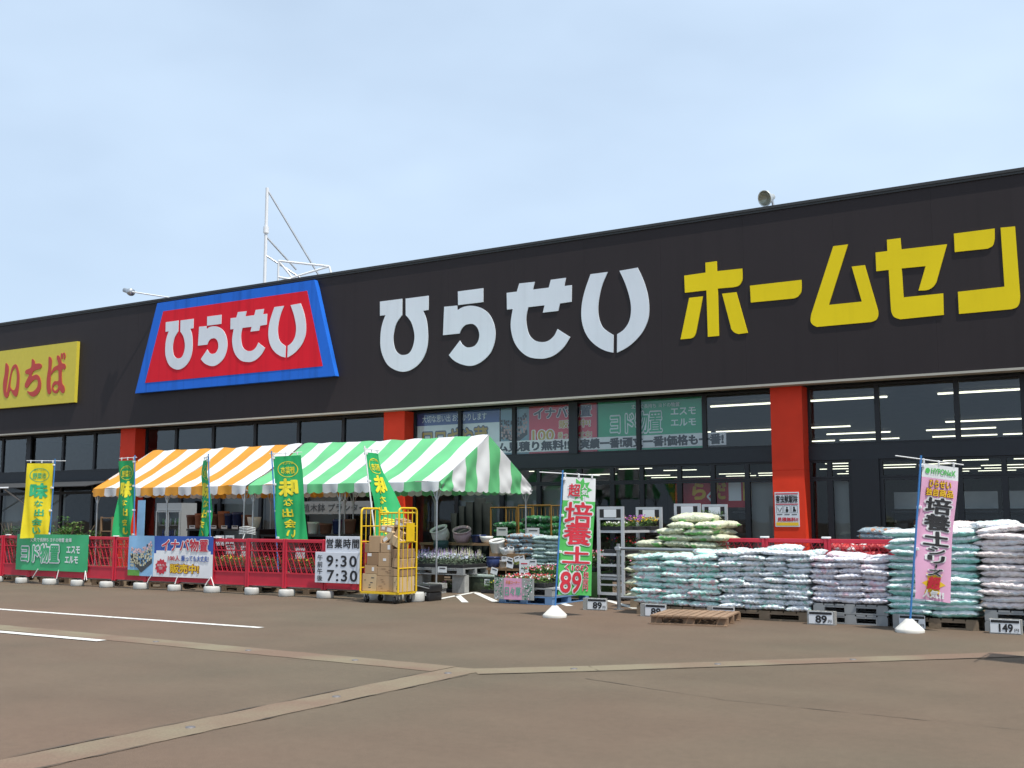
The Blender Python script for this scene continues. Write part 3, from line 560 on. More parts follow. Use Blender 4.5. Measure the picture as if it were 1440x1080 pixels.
# ================================================================ BANNERS AND BOARDS ON THE FENCE
def sheet(mb,x0,x1,z0,z1,Y,mi=0,amp=.012,nu=24,nv=10,seed=1,slack=.0):
    def fn(u,v):
        x=x0+(x1-x0)*u; z=z0+(z1-z0)*v
        y=Y-amp*(1+sin(u*7+seed)+sin(u*13-v*5+seed*2)*.6)*.7*min(1,8*u*(1-u)+.3)-slack*sin(pi*u)*(1-v)
        return (x,y,z)
    mb.grid(fn,nu,nv,mi); return lambda a,b,off=0: Vector(fn((a-x0)/(x1-x0),(b-z0)/(z1-z0)))+Vector((0,-off,0))
BG=mat('green banner vinyl',(.045,.40,.165),.4,var=.08,scale=3,spec=.45); WT=mat('white print',(.78,.79,.80),.6,var=.03); SH=mat('dark green print',(.02,.20,.10),.6,var=.03); BK=mat('black print',(.022,.022,.024),.6,var=.03)
t=thing('green_banner','green storage shed banner with white lettering tied to the red fence','banner',(-22.2,16,.7))
q=MB(); fn=sheet(q,-23.47,-20.88,.31,1.135,16.045,amp=.014,seed=2); q.build('cloth',BG,t)
q=MB(); q.text('丈夫で長持ち ヨドの物置 倉庫',fn,(-22.95,.965,-21.45,1.055),.012,off=.005,cuts=(10,1)); q.text('エスモ',fn,(-21.62,.72,-21.15,.87),.03,off=.005,cuts=(4,1)); q.text('エルモ',fn,(-21.66,.50,-21.19,.65),.03,off=.005,cuts=(4,1)); q.build('lettering',WT,t)
q=MB(); q.text('ヨド物置',fn,(-23.22,.495,-21.86,.885),.085,off=.006,cuts=(10,2)); q.build('letter_shadow',SH,t)
q=MB(); q.text('ヨド物置',fn,(-23.24,.505,-21.88,.895),.10,off=.011,cuts=(10,2)); q.build('letter_outline',WT,t)
q=MB(); q.text('ヨド物置',fn,(-23.24,.505,-21.88,.895),.028,off=.017,cuts=(10,2)); q.build('letter_face',BG,t)
BL=mat('blue print',(.035,.10,.40),.5,var=.05); SKY=mat('light blue print',(.25,.47,.70),.5,var=.2,scale=2.5); RD=mat('red print',(.55,.03,.05),.5,var=.05); YL=mat('yellow print',(.80,.52,.03),.5,var=.06); CRM=mat('cream print',(.62,.57,.38),.6,var=.25,scale=20); GRN=mat('grass print',(.13,.36,.06),.6,var=.2); DGY=mat('dark grey print',(.06,.065,.07),.6,var=.2,scale=15); PNK=mat('pink print',(.72,.36,.52),.55,var=.05); PEACH=mat('pale pink print',(.80,.52,.50),.6,var=.3,scale=14)
def people_picture(q,fn,x0,x1,z0,z1,seed,ms=(1,2,3)):
    """a crowd in rows sitting on a dark roof, as printed on the poster; ms = cream, pink, dark slots"""
    r=random.Random(seed); W=x1-x0; H=z1-z0
    def quad(x,z,a,b,mi,off): q.add([fn(x-a,z-b,off),fn(x+a,z-b,off),fn(x+a,z+b,off),fn(x-a,z+b,off)],[(0,1,2,3)],mi)
    P=[(x0+W*a,z0+H*b) for a,b in ((.06,.40),(.50,.06),(.95,.32),(.94,.46),(.52,.22),(.10,.58))]
    q.add([fn(a,b,.005) for a,b in P],[tuple(range(6))],ms[2])
    for row in range(7):
        for k in range(11):
            u=k/10; x=x0+W*(.10+.80*u)+r.uniform(-.025,.025)*W; z=z0+H*(.26+.075*row+.20*u*(1-.05*row)-.10*sin(pi*u))+r.uniform(-.02,.02)*H
            quad(x,z,W*.030,H*.030,ms[2] if r.random()<.16 else ms[0] if row<5 else ms[1],.008+.0015*row)
            if r.random()<.35: quad(x,z-H*.02,W*.012,H*.012,ms[2],.0195)
t=thing('blue_white_banner','blue and white storage shed banner with picture of a crowd tied to fence','banner',(-18.3,16,.7))
q=MB(); fn=sheet(q,-19.55,-16.97,.28,1.13,16.045,1,amp=.02,seed=5,nu=40,nv=14)
for i in range(len(q.f)):                                                    # printed areas by face
    c=sum((Vector(q.v[k]) for k in q.f[i]),Vector())/4; u=(c.x+19.55)/2.58; v=(c.z-.28)/.85
    q.m[i]=0 if u>.33 and v>.60+.09*(1-((u-.66)/.33)**2) else (1 if u>.33 else (3 if v<.16+.1*u and u<.14 else 2))
q.build('cloth',[BL,WT,SKY,GRN],t)
q=MB(); people_picture(q,fn,-19.5,-18.72,.30,1.1,4,(0,1,2)); q.build('crowd_picture',[CRM,PEACH,DGY],t)
q=MB(); q.text('イナバ物置',fn,(-18.46,.82,-17.12,1.065),.085,off=.006,cuts=(8,2)); q.text('100人',fn,(-18.25,.62,-17.92,.73),.09,off=.006,cuts=(2,1)); q.text('乗っても大丈夫!',fn,(-17.88,.615,-17.08,.735),.08,off=.006,cuts=(5,1)); q.build('letter_outline',WT,t)
q=MB(); q.text('イナバ物置',fn,(-18.46,.82,-17.12,1.065),.025,off=.012,cuts=(8,2)); q.text('100人',fn,(-18.25,.62,-17.92,.73),.02,off=.012); 
star=lambda cx,cz,r0,r1,n:[(cx+(r0 if k%2 else r1)*cos(pi*k/n),cz+(r0 if k%2 else r1)*sin(pi*k/n)*.9) for k in range(2*n)]
q.add([fn(a,b,.006) for a,b in star(-18.46,.49,.15,.19,11)],[tuple(range(22))]); q.build('red_lettering',RD,t)
q=MB(); q.text('乗っても大丈夫!',fn,(-17.88,.615,-17.08,.735),.02,off=.012,cuts=(5,1)); q.build('blue_lettering',BL,t)
q=MB(); q.text('販売中!',fn,(-18.19,.37,-17.36,.55),.085,off=.006,cuts=(6,1)); q.build('brown_outline',mat('brown print',(.32,.10,.02),.6),t)
q=MB(); q.text('販売中!',fn,(-18.19,.37,-17.36,.55),.025,off=.012,cuts=(6,1)); q.build('yellow_lettering',YL,t)
q=MB(); q.text('100人乗っても\n大丈夫!',fn,(-18.57,.43,-18.35,.55),.01,off=.012); q.build('burst_lettering',WT,t)
TIE=mat('white tie cord',(.72,.72,.70),.7)
for k,(x_,dx,z_) in enumerate(((-22.6,-.14,.31),(-21.85,-.02,.31),(-20.92,.10,.31),(-20.92,.02,.31),(-18.75,-.1,.28),(-17.95,-.05,.28),(-16.98,-.13,.28),(-16.98,.12,.28))):
    q=MB(); q.tube([(x_,16.02,z_+.03),(x_+dx*.6,16.0,.22),(x_+dx,15.99,.14)],.011,6); tag(q.build('tie_cord',TIE,org=(x_,16,.2)),'white cord tying a corner of the '+('green' if k<4 else 'blue and white')+' banner down to the fence','cord','banner cords')
BOARD=mat('white board',(.66,.69,.74),.5,var=.05)
t=thing('opening_hours_board','white board with black heading above the opening times on the fence','sign',(-13.5,15.9,1.0))
q=MB(); q.rbox((-13.93,16.0,.865),(-13.08,16.02,1.165),.004,seg=1); q.build('panel',BOARD,t); q=MB(); q.text('営業時間',FR(16.0),(-13.90,.945,-13.11,1.115),.028,csp=1.15); q.build('lettering',BK,t)
t=thing('opening_hours_board','white board showing 9:30 and 7:30 in black numerals on fence','sign',(-13.5,15.9,.6))
q=MB(); q.rbox((-14.15,15.965,.295),(-13.05,15.985,.868),.004,seg=1); q.build('panel',BOARD,t)
q=MB(); q.text('午\n前\n午\n後',FR(15.965),(-14.09,.325,-13.96,.815),.014,lsp=1.1)
q.text('9:30',FR(15.965),(-13.86,.605,-13.14,.805),.02,csp=1.2); q.text('7:30',FR(15.965),(-13.84,.335,-13.12,.535),.02,csp=1.2); q.build('lettering',BK,t)

# ================================================================ NOBORI FLAGS
FG=mat('green flag cloth',(.025,.42,.135),.65,var=.06,trans=.25); FYE=mat('yellow flag cloth',(.80,.66,.02),.65,var=.06,trans=.25); FW=mat('white flag cloth',(.76,.78,.78),.65,var=.05,trans=.2); FPK=mat('pink flag cloth',(.78,.42,.60),.65,var=.05,trans=.2); FG2=mat('bright green flag cloth',(.10,.52,.12),.65,var=.05,trans=.2)
PBL=mat('blue pole',(.05,.20,.48),.4,var=.05); PWH=mat('white pole',(.72,.73,.73),.4,var=.05); TXG=mat('green lettering ink',(.03,.36,.16),.6,var=.03); TXY=mat('yellow lettering ink',(.72,.62,.03),.6,var=.03)
def nobori(label,foot,top,barang,W,Hc,cloth,polemat,drop=.06,swing=.25,wave=.03,ph=0,phase=1,barex=(-.28,.06),nclip=4,group='tall advertising flags',foldv=0,colf=None,mats=None,slope=0,rip=.014):
    foot=Vector(foot); top=Vector(top); t=thing('advertising_flag',label,'flag',foot,group)
    up=(top-foot).normalized(); d=Vector((cos(barang),sin(barang),slope)).normalized(); n=d.cross(up).normalized()
    q=MB(); q.tube([foot,top+up*.05],.014,8); q.build('pole',polemat,t)
    q=MB(); q.tube([top+d*barex[0],top+d*(W+barex[1])],.008,6); q.build('cross_bar',PWH,t)
    o=top-up*drop+d*.025
    def fn(u,v):
        k=max(v,0)**1.4
        off=wave*(.25+v)*sin(2*pi*(u*.85+v*1.1)+ph)+swing*u*k*.9+wave*.6*sin(9*v+ph)*u+rip*sin(21*u+6*v+ph)*(.3+v)
        shr=1-foldv*k
        return o+d*(u*W*shr)-up*(v*Hc)+n*off*phase+Vector((0,0,-.02*u*v))
    q=MB(); q.grid(fn,16,40,mfn=(lambda u,v:colf(1-v if False else v)) if colf else None); q.build('cloth',mats or cloth,t)
    q=MB()
    for k in range(nclip):
        p=o-up*(Hc*(.02+.31*k)); q.rbox(p-Vector((.035,.02,.02)),p+Vector((.035,.02,.02)),.005,seg=1)
    for k in range(3): p=top+d*(W*(.08+.42*k)); q.rbox(p-Vector((.012,.012,.05)),p+Vector((.012,.012,.015)),.004,seg=1)
    q.build('clip',PWH,t)
    # u to the reader's right as seen from the front, v measured down from the top, both faces printed
    s=1 if n.dot(EYE-top)>0 else -1
    return t,fn,W,Hc,(lambda rev:(lambda a,b,off=0:(lambda p:p)(Vector(fn((1-a/W) if rev else a/W,1-b/Hc))+n*off*s))),s,n
def two_sided(t,m,mapf,rev,items,name,off=.009):
    q=MB(); f=mapf(rev)
    for body,box,bold,kw in items:
        for sgn in (1,-1): q.text(body,f,box,bold,off=off*sgn,cuts=(4,kw.get('nv',6)),**{k:v for k,v in kw.items() if k!='nv'})
    return q.build(name,m,t)
def oval(t,m,mapf,rev,cx,cz,rx,rz):
    q=MB(); f=mapf(rev)
    for sgn in (1,-1):
        N=28; v=[]; fs=[]
        for k in range(N):
            a=2*pi*k/N
            for r in (1,.93): v.append(f(cx+rx*r*cos(a),cz+rz*r*sin(a),.006*sgn))
        for k in range(N): a=2*k; b=2*((k+1)%N); fs.append((a,a+1,b+1,b))
        q.add(v,fs)
    q.build('oval_ring',m,t)
def veg_flag(label,foot,top,ang,rev,ink,cloth,**k):
    t,fn,W,H,mapf,s,n=nobori(label,foot,top,ang,.60,1.72,cloth,**k)
    two_sided(t,ink,mapf,rev,[('おいしい',(.17,H-.17,.43,H-.12),.01,{'nv':1}),('野菜市',(.15,H-.36,.45,H-.22),.02,{'nv':2}),('味',(.13,H-.80,.49,H-.47),.05,{'nv':4}),('な',(.24,H-1.00,.42,H-.86),.02,{'nv':2}),('出',(.26,H-1.22,.46,H-1.06),.03,{'nv':2}),('会',(.22,H-1.43,.44,H-1.27),.03,{'nv':2}),('い',(.24,H-1.62,.42,H-1.48),.03,{'nv':2})],'lettering')
    oval(t,ink,mapf,rev,.30,H-.27,.22,.16)
# direction angles: bar runs from the pole towards the free end
G_='vegetable market flags along the fence'
veg_flag('yellow flag with green lettering above the green banner',(-22.58,16.25,.2),(-22.50,16.25,2.84),pi+.62,True,TXG,FYE,polemat=PBL,swing=.12,wave=.03,ph=1,barex=(-.25,.05),group=G_,phase=-1)
veg_flag('narrow green flag at left end of the orange tent',(-19.60,16.25,.2),(-19.72,16.25,2.84),pi-.16,True,TXY,FG,polemat=PBL,swing=.18,wave=.05,ph=2,barex=(-.08,.05),group=G_,phase=-1)
veg_flag('green flag seen edge-on in front of the orange tent',(-17.22,16.25,.2),(-17.42,16.25,2.80),pi-.60,True,TXY,FG,polemat=PBL,swing=.16,wave=.06,ph=.5,barex=(-.08,.05),group=G_,phase=-1)
veg_flag('wide green flag with reversed lettering in front of the tent joint',(-15.33,16.25,.2),(-15.62,16.25,2.80),radians(20),True,TXY,FG,polemat=PBL,swing=-.10,wave=.035,ph=3,barex=(-.05,.05),group=G_,slope=.03)
veg_flag('green flag with reversed lettering blown over the yellow cage trolley',(-12.80,16.28,.2),(-13.22,16.25,2.82),radians(103),True,TXY,FG,polemat=PWH,swing=.62,wave=.05,ph=4,barex=(-.04,.03),group=G_)
CONE=mat('white concrete base',(.62,.60,.55),.8,var=.14,scale=8)
def cone_base(t,x,y):
    q=MB(); q.lathe((x,y,0),[(.19,.0),(.195,.035),(.18,.05),(.07,.15),(.045,.175),(0,.176)],8); q.build('base',CONE,t)
# white and green price flag
t,fn,W,H,mp_,s,n=nobori('white and green flag with 89 on it on a white cone base',(-8.29,14.82,.05),(-8.14,14.82,2.19),radians(62),.60,1.80,None,PBL,drop=.05,swing=.05,wave=.018,ph=.4,barex=(-.42,.10),colf=lambda v:0 if v<.19 else 1,mats=[FW,FG2],slope=-.03,rip=.0)
cone_base(t,-8.29,14.82)
q=MB(); f=mp_(False)
q.add([f(a,b,.004) for a,b in star(.33,H-.18,.13,.21,9)],[tuple(range(18))]); q.build('burst',FG2,t)
items=[('超',(.09,H-.29,.31,H-.10),.05,{'nv':3}),('培',(.06,H-.74,.54,H-.38),.05,{'nv':4}),('養',(.06,H-1.03,.54,H-.70),.05,{'nv':4}),('土',(.06,H-1.31,.54,H-1.06),.05,{'nv':3}),('〈10ℓ〉',(.10,H-1.43,.52,H-1.33),.03,{'nv':1}),('89',(.03,H-1.76,.40,H-1.45),.05,{'nv':4})]
q=MB()
for b_,bx_,bo,kw in items: q.text(b_,f,bx_,bo*.4+.055,off=.008,cuts=(4,kw['nv']))
q.text('税\n抜\n円',f,(.44,H-1.73,.54,H-1.44),.06,off=.008,cuts=(2,3)); q.text('人\n気\n!!',f,(.34,H-.34,.45,H-.10),.03,off=.008); q.build('letter_outline',FW,t)
q=MB()
for b_,bx_,bo,kw in items: q.text(b_,f,bx_,bo*.4,off=.015,cuts=(4,kw['nv']))
q.text('税\n抜\n円',f,(.44,H-1.73,.54,H-1.44),.015,off=.015,cuts=(2,3)); q.build('red_lettering',RD,t)
# pink soil flag
t,fn,W,H,mp_,s,n=nobori('pink flag with black lettering on a white cone base',(-3.19,15.35,.05),(-2.95,15.35,2.29),radians(52),.60,1.80,None,PBL,drop=.05,swing=.10,wave=.03,ph=.9,barex=(-.42,.12),colf=lambda v:0 if v<.105 else 1,mats=[FW,FPK],slope=-.09,foldv=.12,rip=0)
cone_base(t,-3.19,15.35)
f=mp_(False); q=MB(); q.text('HYPONeX',f,(.15,H-.125,.55,H-.05),.03,off=.008,cuts=(3,1)); q.lathe(f(.085,H-.09,.008),[(0,0),(.038,.001)],12,ax=n); q.build('green_lettering',FG2,t)
q=MB(); q.text('ひらせい',f,(.13,H-.30,.49,H-.205),.08,off=.008,cuts=(3,2)); q.text('独自商品',f,(.09,H-.415,.53,H-.32),.08,off=.008,cuts=(3,2)); q.build('brown_outline',_mats['brown print'],t)
q=MB(); q.text('ひらせい',f,(.13,H-.30,.49,H-.205),.02,off=.015,cuts=(3,2)); q.text('独自商品',f,(.09,H-.415,.53,H-.32),.02,off=.015,cuts=(3,2)); q.build('yellow_lettering',YL,t)
ch=[('培',.44,.65),('養',.66,.87),('土',.89,1.07),('シ',1.09,1.19),('リ',1.205,1.30),('ー',1.315,1.365),('ズ',1.38,1.47)]
q=MB(); q2=MB()
for c_,a,b in ch:
    hw=.20 if c_ in '培養土' else (.03 if c_=='ー' else .14)
    bx_=(.31-hw,H-b,.31+hw,H-a)
    if c_=='ー': bx_=(.292,H-1.365,.328,H-1.315)
    q.text(c_,f,bx_,.10 if c_!='ー' else .035,off=.008,cuts=(3,4)); q2.text(c_,f,bx_,.03 if c_!='ー' else .0,off=.015,cuts=(3,4))
q.build('letter_outline',FW,t); q2.build('black_lettering',BK,t)
q=MB(); q.add([f(a,b,.004) for a,b in star(.31,H-1.58,.13,.22,8)],[tuple(range(16))]); q.build('burst',YL,t)
q=MB(); q.text('超',f,(.19,H-1.645,.43,H-1.49),.06,off=.015,cuts=(3,2)); q.build('red_lettering',RD,t)
q=MB(); q.text('人気!!',f,(.12,H-1.765,.50,H-1.665),.05,off=.015,cuts=(4,1)); q.build('white_lettering',FW,t)
# a third flag just beyond the right edge, whose shadow falls into view
t,fn,W,H,mp_,s,n=nobori('white flag just beyond the right edge that casts a shadow on the asphalt',(-.95,12.45,.05),(-.90,12.45,2.3),radians(88),.60,1.8,FW,PBL)
cone_base(t,-.95,12.45)
# ================================================================ YELLOW CAGE TROLLEY AND ITS CARTONS
YP=mat('yellow painted steel',(.72,.47,.015),.35,var=.10,scale=5,spec=.5); RUB=mat('black rubber',(.02,.02,.02),.7)
CX0,CX1,CYF,CYB=-12.70,-11.85,15.55,16.08
t=thing('cage_trolley','yellow steel cage trolley filled with cardboard boxes at the end of the red fence','trolley',(-12.15,15.8,0))
q=MB(); q.box((CX0,CYF,.165),(CX1,CYB,.20)); q.build('base_deck',YP,t)
def cage_side(x,nm,z0=.2,zt=1.68,bars=4,flare=0):
    q=MB(); y0,y1=CYF,CYB; r=.07
    def xx(y): return x+flare*(CYB-y)/(CYB-CYF)
    pts=[(xx(y0),y0,z0)]+[(xx(y0),y0+r*(1-cos(a)),zt-r+r*sin(a)) for a in [0,.4,.8,1.2,1.57]]+[(xx(y1),y1-r*(1-sin(a)),zt-r+r*cos(a)) for a in [0,.4,.8,1.2,1.57]]+[(xx(y1),y1,z0)]
    q.tube(pts,.019,8)
    for k in range(1,bars): y=y0+(y1-y0)*k/bars; q.tube([(xx(y),y,z0),(xx(y),y,zt)],.008,6)
    for z in (.62,1.08,1.36): q.tube([(xx(y0),y0,z),(xx(y1),y1,z)],.011,6)
    q.build(nm,YP,t)
cage_side(CX0,'side_grille'); cage_side(CX1,'side_grille')
q=MB(); q.tube([(CX0,CYB,1.60),(CX1,CYB,1.60)],.016,8)
for z in (.5,.9,1.25): q.tube([(CX0,CYB,z),(CX1,CYB,z)],.010,6)
for k in range(1,9): x=CX0+(CX1-CX0)*k/9; q.tube([(x,CYB,.2),(x,CYB,1.60)],.007,6)
q.build('back_grille',YP,t)
q=MB(); q.box((CX1+.014,CYF+.20,1.09),(CX1+.022,CYF+.44,1.42)); q.build('name_plate',YP,t)
for x,y in ((CX0+.10,CYF+.06),(CX1-.10,CYF+.06),(CX0+.10,CYB-.07),(CX1-.10,CYB-.07)):
    q=MB(); q.lathe((x-.02,y,.066),[(0,0),(.062,0),(.065,.01),(.065,.03),(.062,.04),(0,.04)],16,ax=(1,0,0)); w_=q.build('wheel',RUB,t)
    q=MB(); q.box((x-.028,y-.02,.07),(x-.024,y+.02,.165)); q.box((x+.024,y-.02,.07),(x+.028,y+.02,.165)); q.box((x-.028,y-.02,.150),(x+.028,y+.02,.1655)); q.build('fork',GAL,w_)
CARD=[mat('cardboard',(.44,.29,.165),.8,var=.08,scale=4),mat('pale cardboard',(.53,.39,.23),.8,var=.08,scale=4),mat('dark cardboard',(.29,.18,.10),.8,var=.08,scale=4)]
TAPE=mat('packing tape',(.38,.25,.12),.25,var=.04); STK=mat('white sticker',(.74,.74,.73),.6,var=.03)
def carton(rect,label,m=0,rot=0,Y=15.62,dp=.36,stick=None,marks=0,yaw=0):
    """rect in metres (x0,z0,x1,z1) on the front face, tilted by rot about its middle"""
    x0,z0,x1,z1=rect; cx,cz=(x0+x1)/2,(z0+z1)/2
    t=thing('cardboard_box',label,'cardboard box',(cx,Y+dp/2,cz),'cardboard boxes in the cage trolley'); t.rotation_euler=(0,-rot,yaw)
    w_,h=(x1-x0)/2,(z1-z0)/2; O=(0,0,0)
    q=MB(); q.rbox((-w_,-dp/2,-h),(w_,dp/2,h),.004,seg=1); q.build('carton',CARD[m],t,org=O)
    q=MB(); q.box((-w_-.001,-.025,h+.0005),(w_+.001,.025,h+.002)); q.box((w_+.0005,-.025,h*.4),(w_+.002,.025,h+.002)); q.build('tape',TAPE,t,org=O)
    if stick:
        u,v,a,b=stick; q=MB(); q.box((w_*u-a/2,-dp/2-.002,h*v-b/2),(w_*u+a/2,-dp/2-.0006,h*v+b/2)); q.build('address_sticker',STK,t,org=O)
    if marks:
        q=MB(); r=random.Random(marks)
        for k in range(3+marks): 
            a=r.uniform(-.75,.3)*w_; zz=(.55-.28*k)*h; q.box((a,-dp/2-.0016,zz-.008),(a+r.uniform(.15,.45)*w_,-dp/2-.0007,zz+.008))
        q.build('printed_marks',CARD[2] if marks%2 else DGY,t,org=O)
S=96.0
def rc(a,b,c,d):     # carton fronts, measured in a 6.75x enlargement of the photo
    return (X(500+a/6.75,15.62),.202+(888-d)/6.75*.01277,X(500+c/6.75,15.62),.202+(888-b)/6.75*.01277)
BX=[((74,725,206,886),'large carton at the bottom left of the yellow trolley',1,0,None,2),((209,742,362,886),'wide printed carton at the bottom middle of the yellow trolley',0,0,None,3),((364,745,432,886),'narrow upright carton at the bottom, right of the wide printed one',1,0,None,2),
((96,644,210,723),'carton with small white sticker resting on the bottom left carton',0,0,(.35,.1,.05,.07),0),((213,656,412,740),'long flat printed carton lying on the wide bottom carton',0,0,None,1),((416,660,434,742),'thin carton end wedged beside the long flat carton',2,0,None,0),
((112,528,218,642),'brown carton with sticker in its top left corner, third layer left',2,0,(-.5,.7,.09,.05),0),((221,524,342,654),'carton with green band in the middle of the trolley',0,0,(0,0,.07,.045),0),((352,574,432,672),'plain carton tilted a little right of the green banded carton',0,-.1,None,0),
((345,488,432,572),'dark carton with white sticker under the tilted cartons',2,0,(.55,0,.05,.07),0),((92,438,128,526),'grey-brown carton edge at the far left of the trolley',2,0,None,0),((131,368,243,522),'tall plain carton standing highest on the left side',0,0,None,0),((233,432,343,522),'carton with two white stickers under the leaning cartons',0,0,(.6,.1,.06,.08),0)]
for r_,lab,m_,ro,st,mk in BX: carton(rc(*r_),lab,m_,ro,15.62,.42 if r_[2]>400 else .38,st,mk)
for r_,lab,m_,ro,st,y in [((200,272,262,326),'small carton with white sticker lying at top left of the heap',0,-.14,(0,.2,.07,.05),15.72),((264,276,332,342),'small carton with large white sticker right of the top left one',0,-.16,(-.1,0,.10,.07),15.70),((336,210,412,288),'small carton with white sticker leaning at the very top',0,-.2,(-.2,.1,.08,.07),15.72),((390,236,434,298),'small carton with white sticker right of the topmost one',0,-.22,(0,.0,.08,.07),15.70),((240,352,352,406),'slim carton with sticker tilted up to the right',1,.55,(-.5,0,.10,.06),15.66),((322,376,426,462),'plain carton tipped down to the right in the heap',1,-.45,None,15.64),((358,312,432,382),'small plain carton tipped steeply under the topmost ones',0,-.6,None,15.68)]:
    carton(rc(*r_),lab,m_,ro,y,.26,st)
BCR=mat('black plastic crate',(.018,.018,.02),.4,var=.1)
t=thing('folded_crate','black plastic tote with a grey rim behind the yellow trolley','crate',(-11.9,16.6,0))
q=MB(); a=at(592,846,16.45); q.rbox((a.x-.22,16.40,.002),(a.x+.22,16.80,.15),.012); q.build('lower_tote',BCR,t); q=MB(); q.rbox((a.x-.23,16.39,.155),(a.x+.23,16.81,.29),.02); q.build('upper_tote',BCR,t)
q=MB(); q.tube([(a.x-.24,16.37,.315),(a.x+.24,16.37,.235)],.008,6); q.tube([(a.x-.24,16.83,.30),(a.x+.24,16.83,.23)],.008,6); q.build('rim_strip',GAL,t)
for k,dx in ((0,-.02),(1,.15)):
    q=MB(); q.box((a.x+dx-.012,16.384,.10),(a.x+dx+.012,16.389,.16)); q.build('latch',STK,t)

# ================================================================ SACKS
def sackmat(name,base,ink,cov,ink2=None,band=None,rough=.38):
    m=D.materials.new(name); m.use_nodes=True; t=m.node_tree; p=t.nodes['Principled BSDF']; l=t.links.new
    tcn=nn(t,'ShaderNodeTexCoord'); oi=nn(t,'ShaderNodeObjectInfo'); sc=nn(t,'ShaderNodeVectorMath',operation='SCALE'); cb=nn(t,'ShaderNodeCombineXYZ')
    for k in ('X','Y','Z'): l(oi.outputs['Random'],cb.inputs[k])
    l(cb.outputs[0],sc.inputs[0]); sc.inputs['Scale'].default_value=31
    ad=nn(t,'ShaderNodeVectorMath',operation='ADD'); l(tcn.outputs['Object'],ad.inputs[0]); l(sc.outputs[0],ad.inputs[1])
    def noise(s,d=2):
        n=nn(t,'ShaderNodeTexNoise'); n.inputs['Scale'].default_value=s; n.inputs['Detail'].default_value=d; l(ad.outputs[0],n.inputs['Vector']); return n.outputs['Fac']
    def thr(f,a,b):
        r=nn(t,'ShaderNodeMapRange'); r.inputs['From Min'].default_value=a; r.inputs['From Max'].default_value=b; l(f,r.inputs['Value']); return r.outputs['Result']
    def mix(a,b,f):
        q=nn(t,'ShaderNodeMixRGB'); 
        for i,s in ((1,a),(2,b)):
            if isinstance(s,tuple): q.inputs[i].default_value=(*s,1)
            else: l(s,q.inputs[i])
        l(f,q.inputs[0]); return q.outputs['Color']
    c=mix(base,ink,thr(noise(5.5,1),cov-.02,cov+.03))
    if band:   # the printed face: upper side in the band colour
        g=nn(t,'ShaderNodeSeparateXYZ'); l(tcn.outputs['Object'],g.inputs[0])
        nb=nn(t,'ShaderNodeMath',operation='MULTIPLY_ADD'); l(noise(7,2),nb.inputs[0]); nb.inputs[1].default_value=.06; l(g.outputs['Z'],nb.inputs[2])
        c=mix(c,band[0],thr(nb.outputs[0],band[1],band[1]+.008))
    if ink2: c=mix(c,ink2,thr(noise(13,1),.60,.63))
    ms_=nn(t,'ShaderNodeMapping'); ms_.inputs['Scale'].default_value=(1,1.6,3.2); l(ad.outputs[0],ms_.inputs['Vector'])   # small print
    np_=nn(t,'ShaderNodeTexNoise'); np_.inputs['Scale'].default_value=34; np_.inputs['Detail'].default_value=1; l(ms_.outputs['Vector'],np_.inputs['Vector'])
    gt=nn(t,'ShaderNodeMath',operation='MULTIPLY'); l(thr(np_.outputs['Fac'],.62,.66),gt.inputs[0]); l(thr(noise(4.2,1),.50,.56),gt.inputs[1])
    c=mix(c,tuple(v*.35 for v in ink),gt.outputs[0])
    va=nn(t,'ShaderNodeMapRange'); va.inputs['To Min'].default_value=.86; va.inputs['To Max'].default_value=1.08; l(oi.outputs['Random'],va.inputs['Value'])
    q=nn(t,'ShaderNodeMixRGB',blend_type='MULTIPLY'); q.inputs[0].default_value=1; l(c,q.inputs[1]); l(va.outputs['Result'],q.inputs[2])
    l(q.outputs['Color'],p.inputs['Base Color']); p.inputs['Roughness'].default_value=rough; p.inputs['Specular IOR Level'].default_value=.5
    b=nn(t,'ShaderNodeBump'); b.inputs['Strength'].default_value=.85; b.inputs['Distance'].default_value=.025; n3=nn(t,'ShaderNodeTexNoise'); n3.inputs['Scale'].default_value=19; n3.inputs['Detail'].default_value=3; n3.inputs['Distortion'].default_value=1.2; l(ad.outputs[0],n3.inputs['Vector']); l(n3.outputs['Fac'],b.inputs['Height']); l(b.outputs['Normal'],p.inputs['Normal'])
    return m
SM={'aqua_white':sackmat('white and aqua sack',(.72,.80,.84),(.26,.66,.56),.56,(.70,.48,.50),((.58,.80,.74),.078)),
 'white_blue':sackmat('bluish white sack',(.70,.77,.85),(.80,.83,.85),.52,(.34,.58,.52),((.76,.79,.80),.078)),
 'pink_white':sackmat('pinkish white sack',(.80,.78,.82),(.80,.58,.65),.61,(.66,.70,.82)),
 'aqua':sackmat('aqua sack',(.26,.66,.57),(.38,.74,.66),.5,None,((.78,.84,.84),.080)),
 'red_white':sackmat('white and red sack',(.74,.78,.83),(.82,.82,.82),.5,None,((.80,.70,.68),.072)),
 'cream':sackmat('cream and green sack',(.62,.63,.42),(.20,.56,.15),.575,None,((.66,.67,.49),.088)),
 'red':sackmat('red sack',(.52,.035,.035),(.74,.70,.68),.58), 'slate':sackmat('grey blue sack',(.28,.37,.42),(.35,.43,.47),.5,(.45,.20,.10)),
 'sage':sackmat('grey green sack',(.27,.40,.36),(.40,.52,.48),.52,None,((.45,.55,.52),.08)),'shaded_greenbag':sackmat('green sack',(.016,.11,.035),(.03,.17,.05),.5,(.22,.30,.25))}  # cage sacks' green darkened to carry the shade of tent and soffit
_sm={}
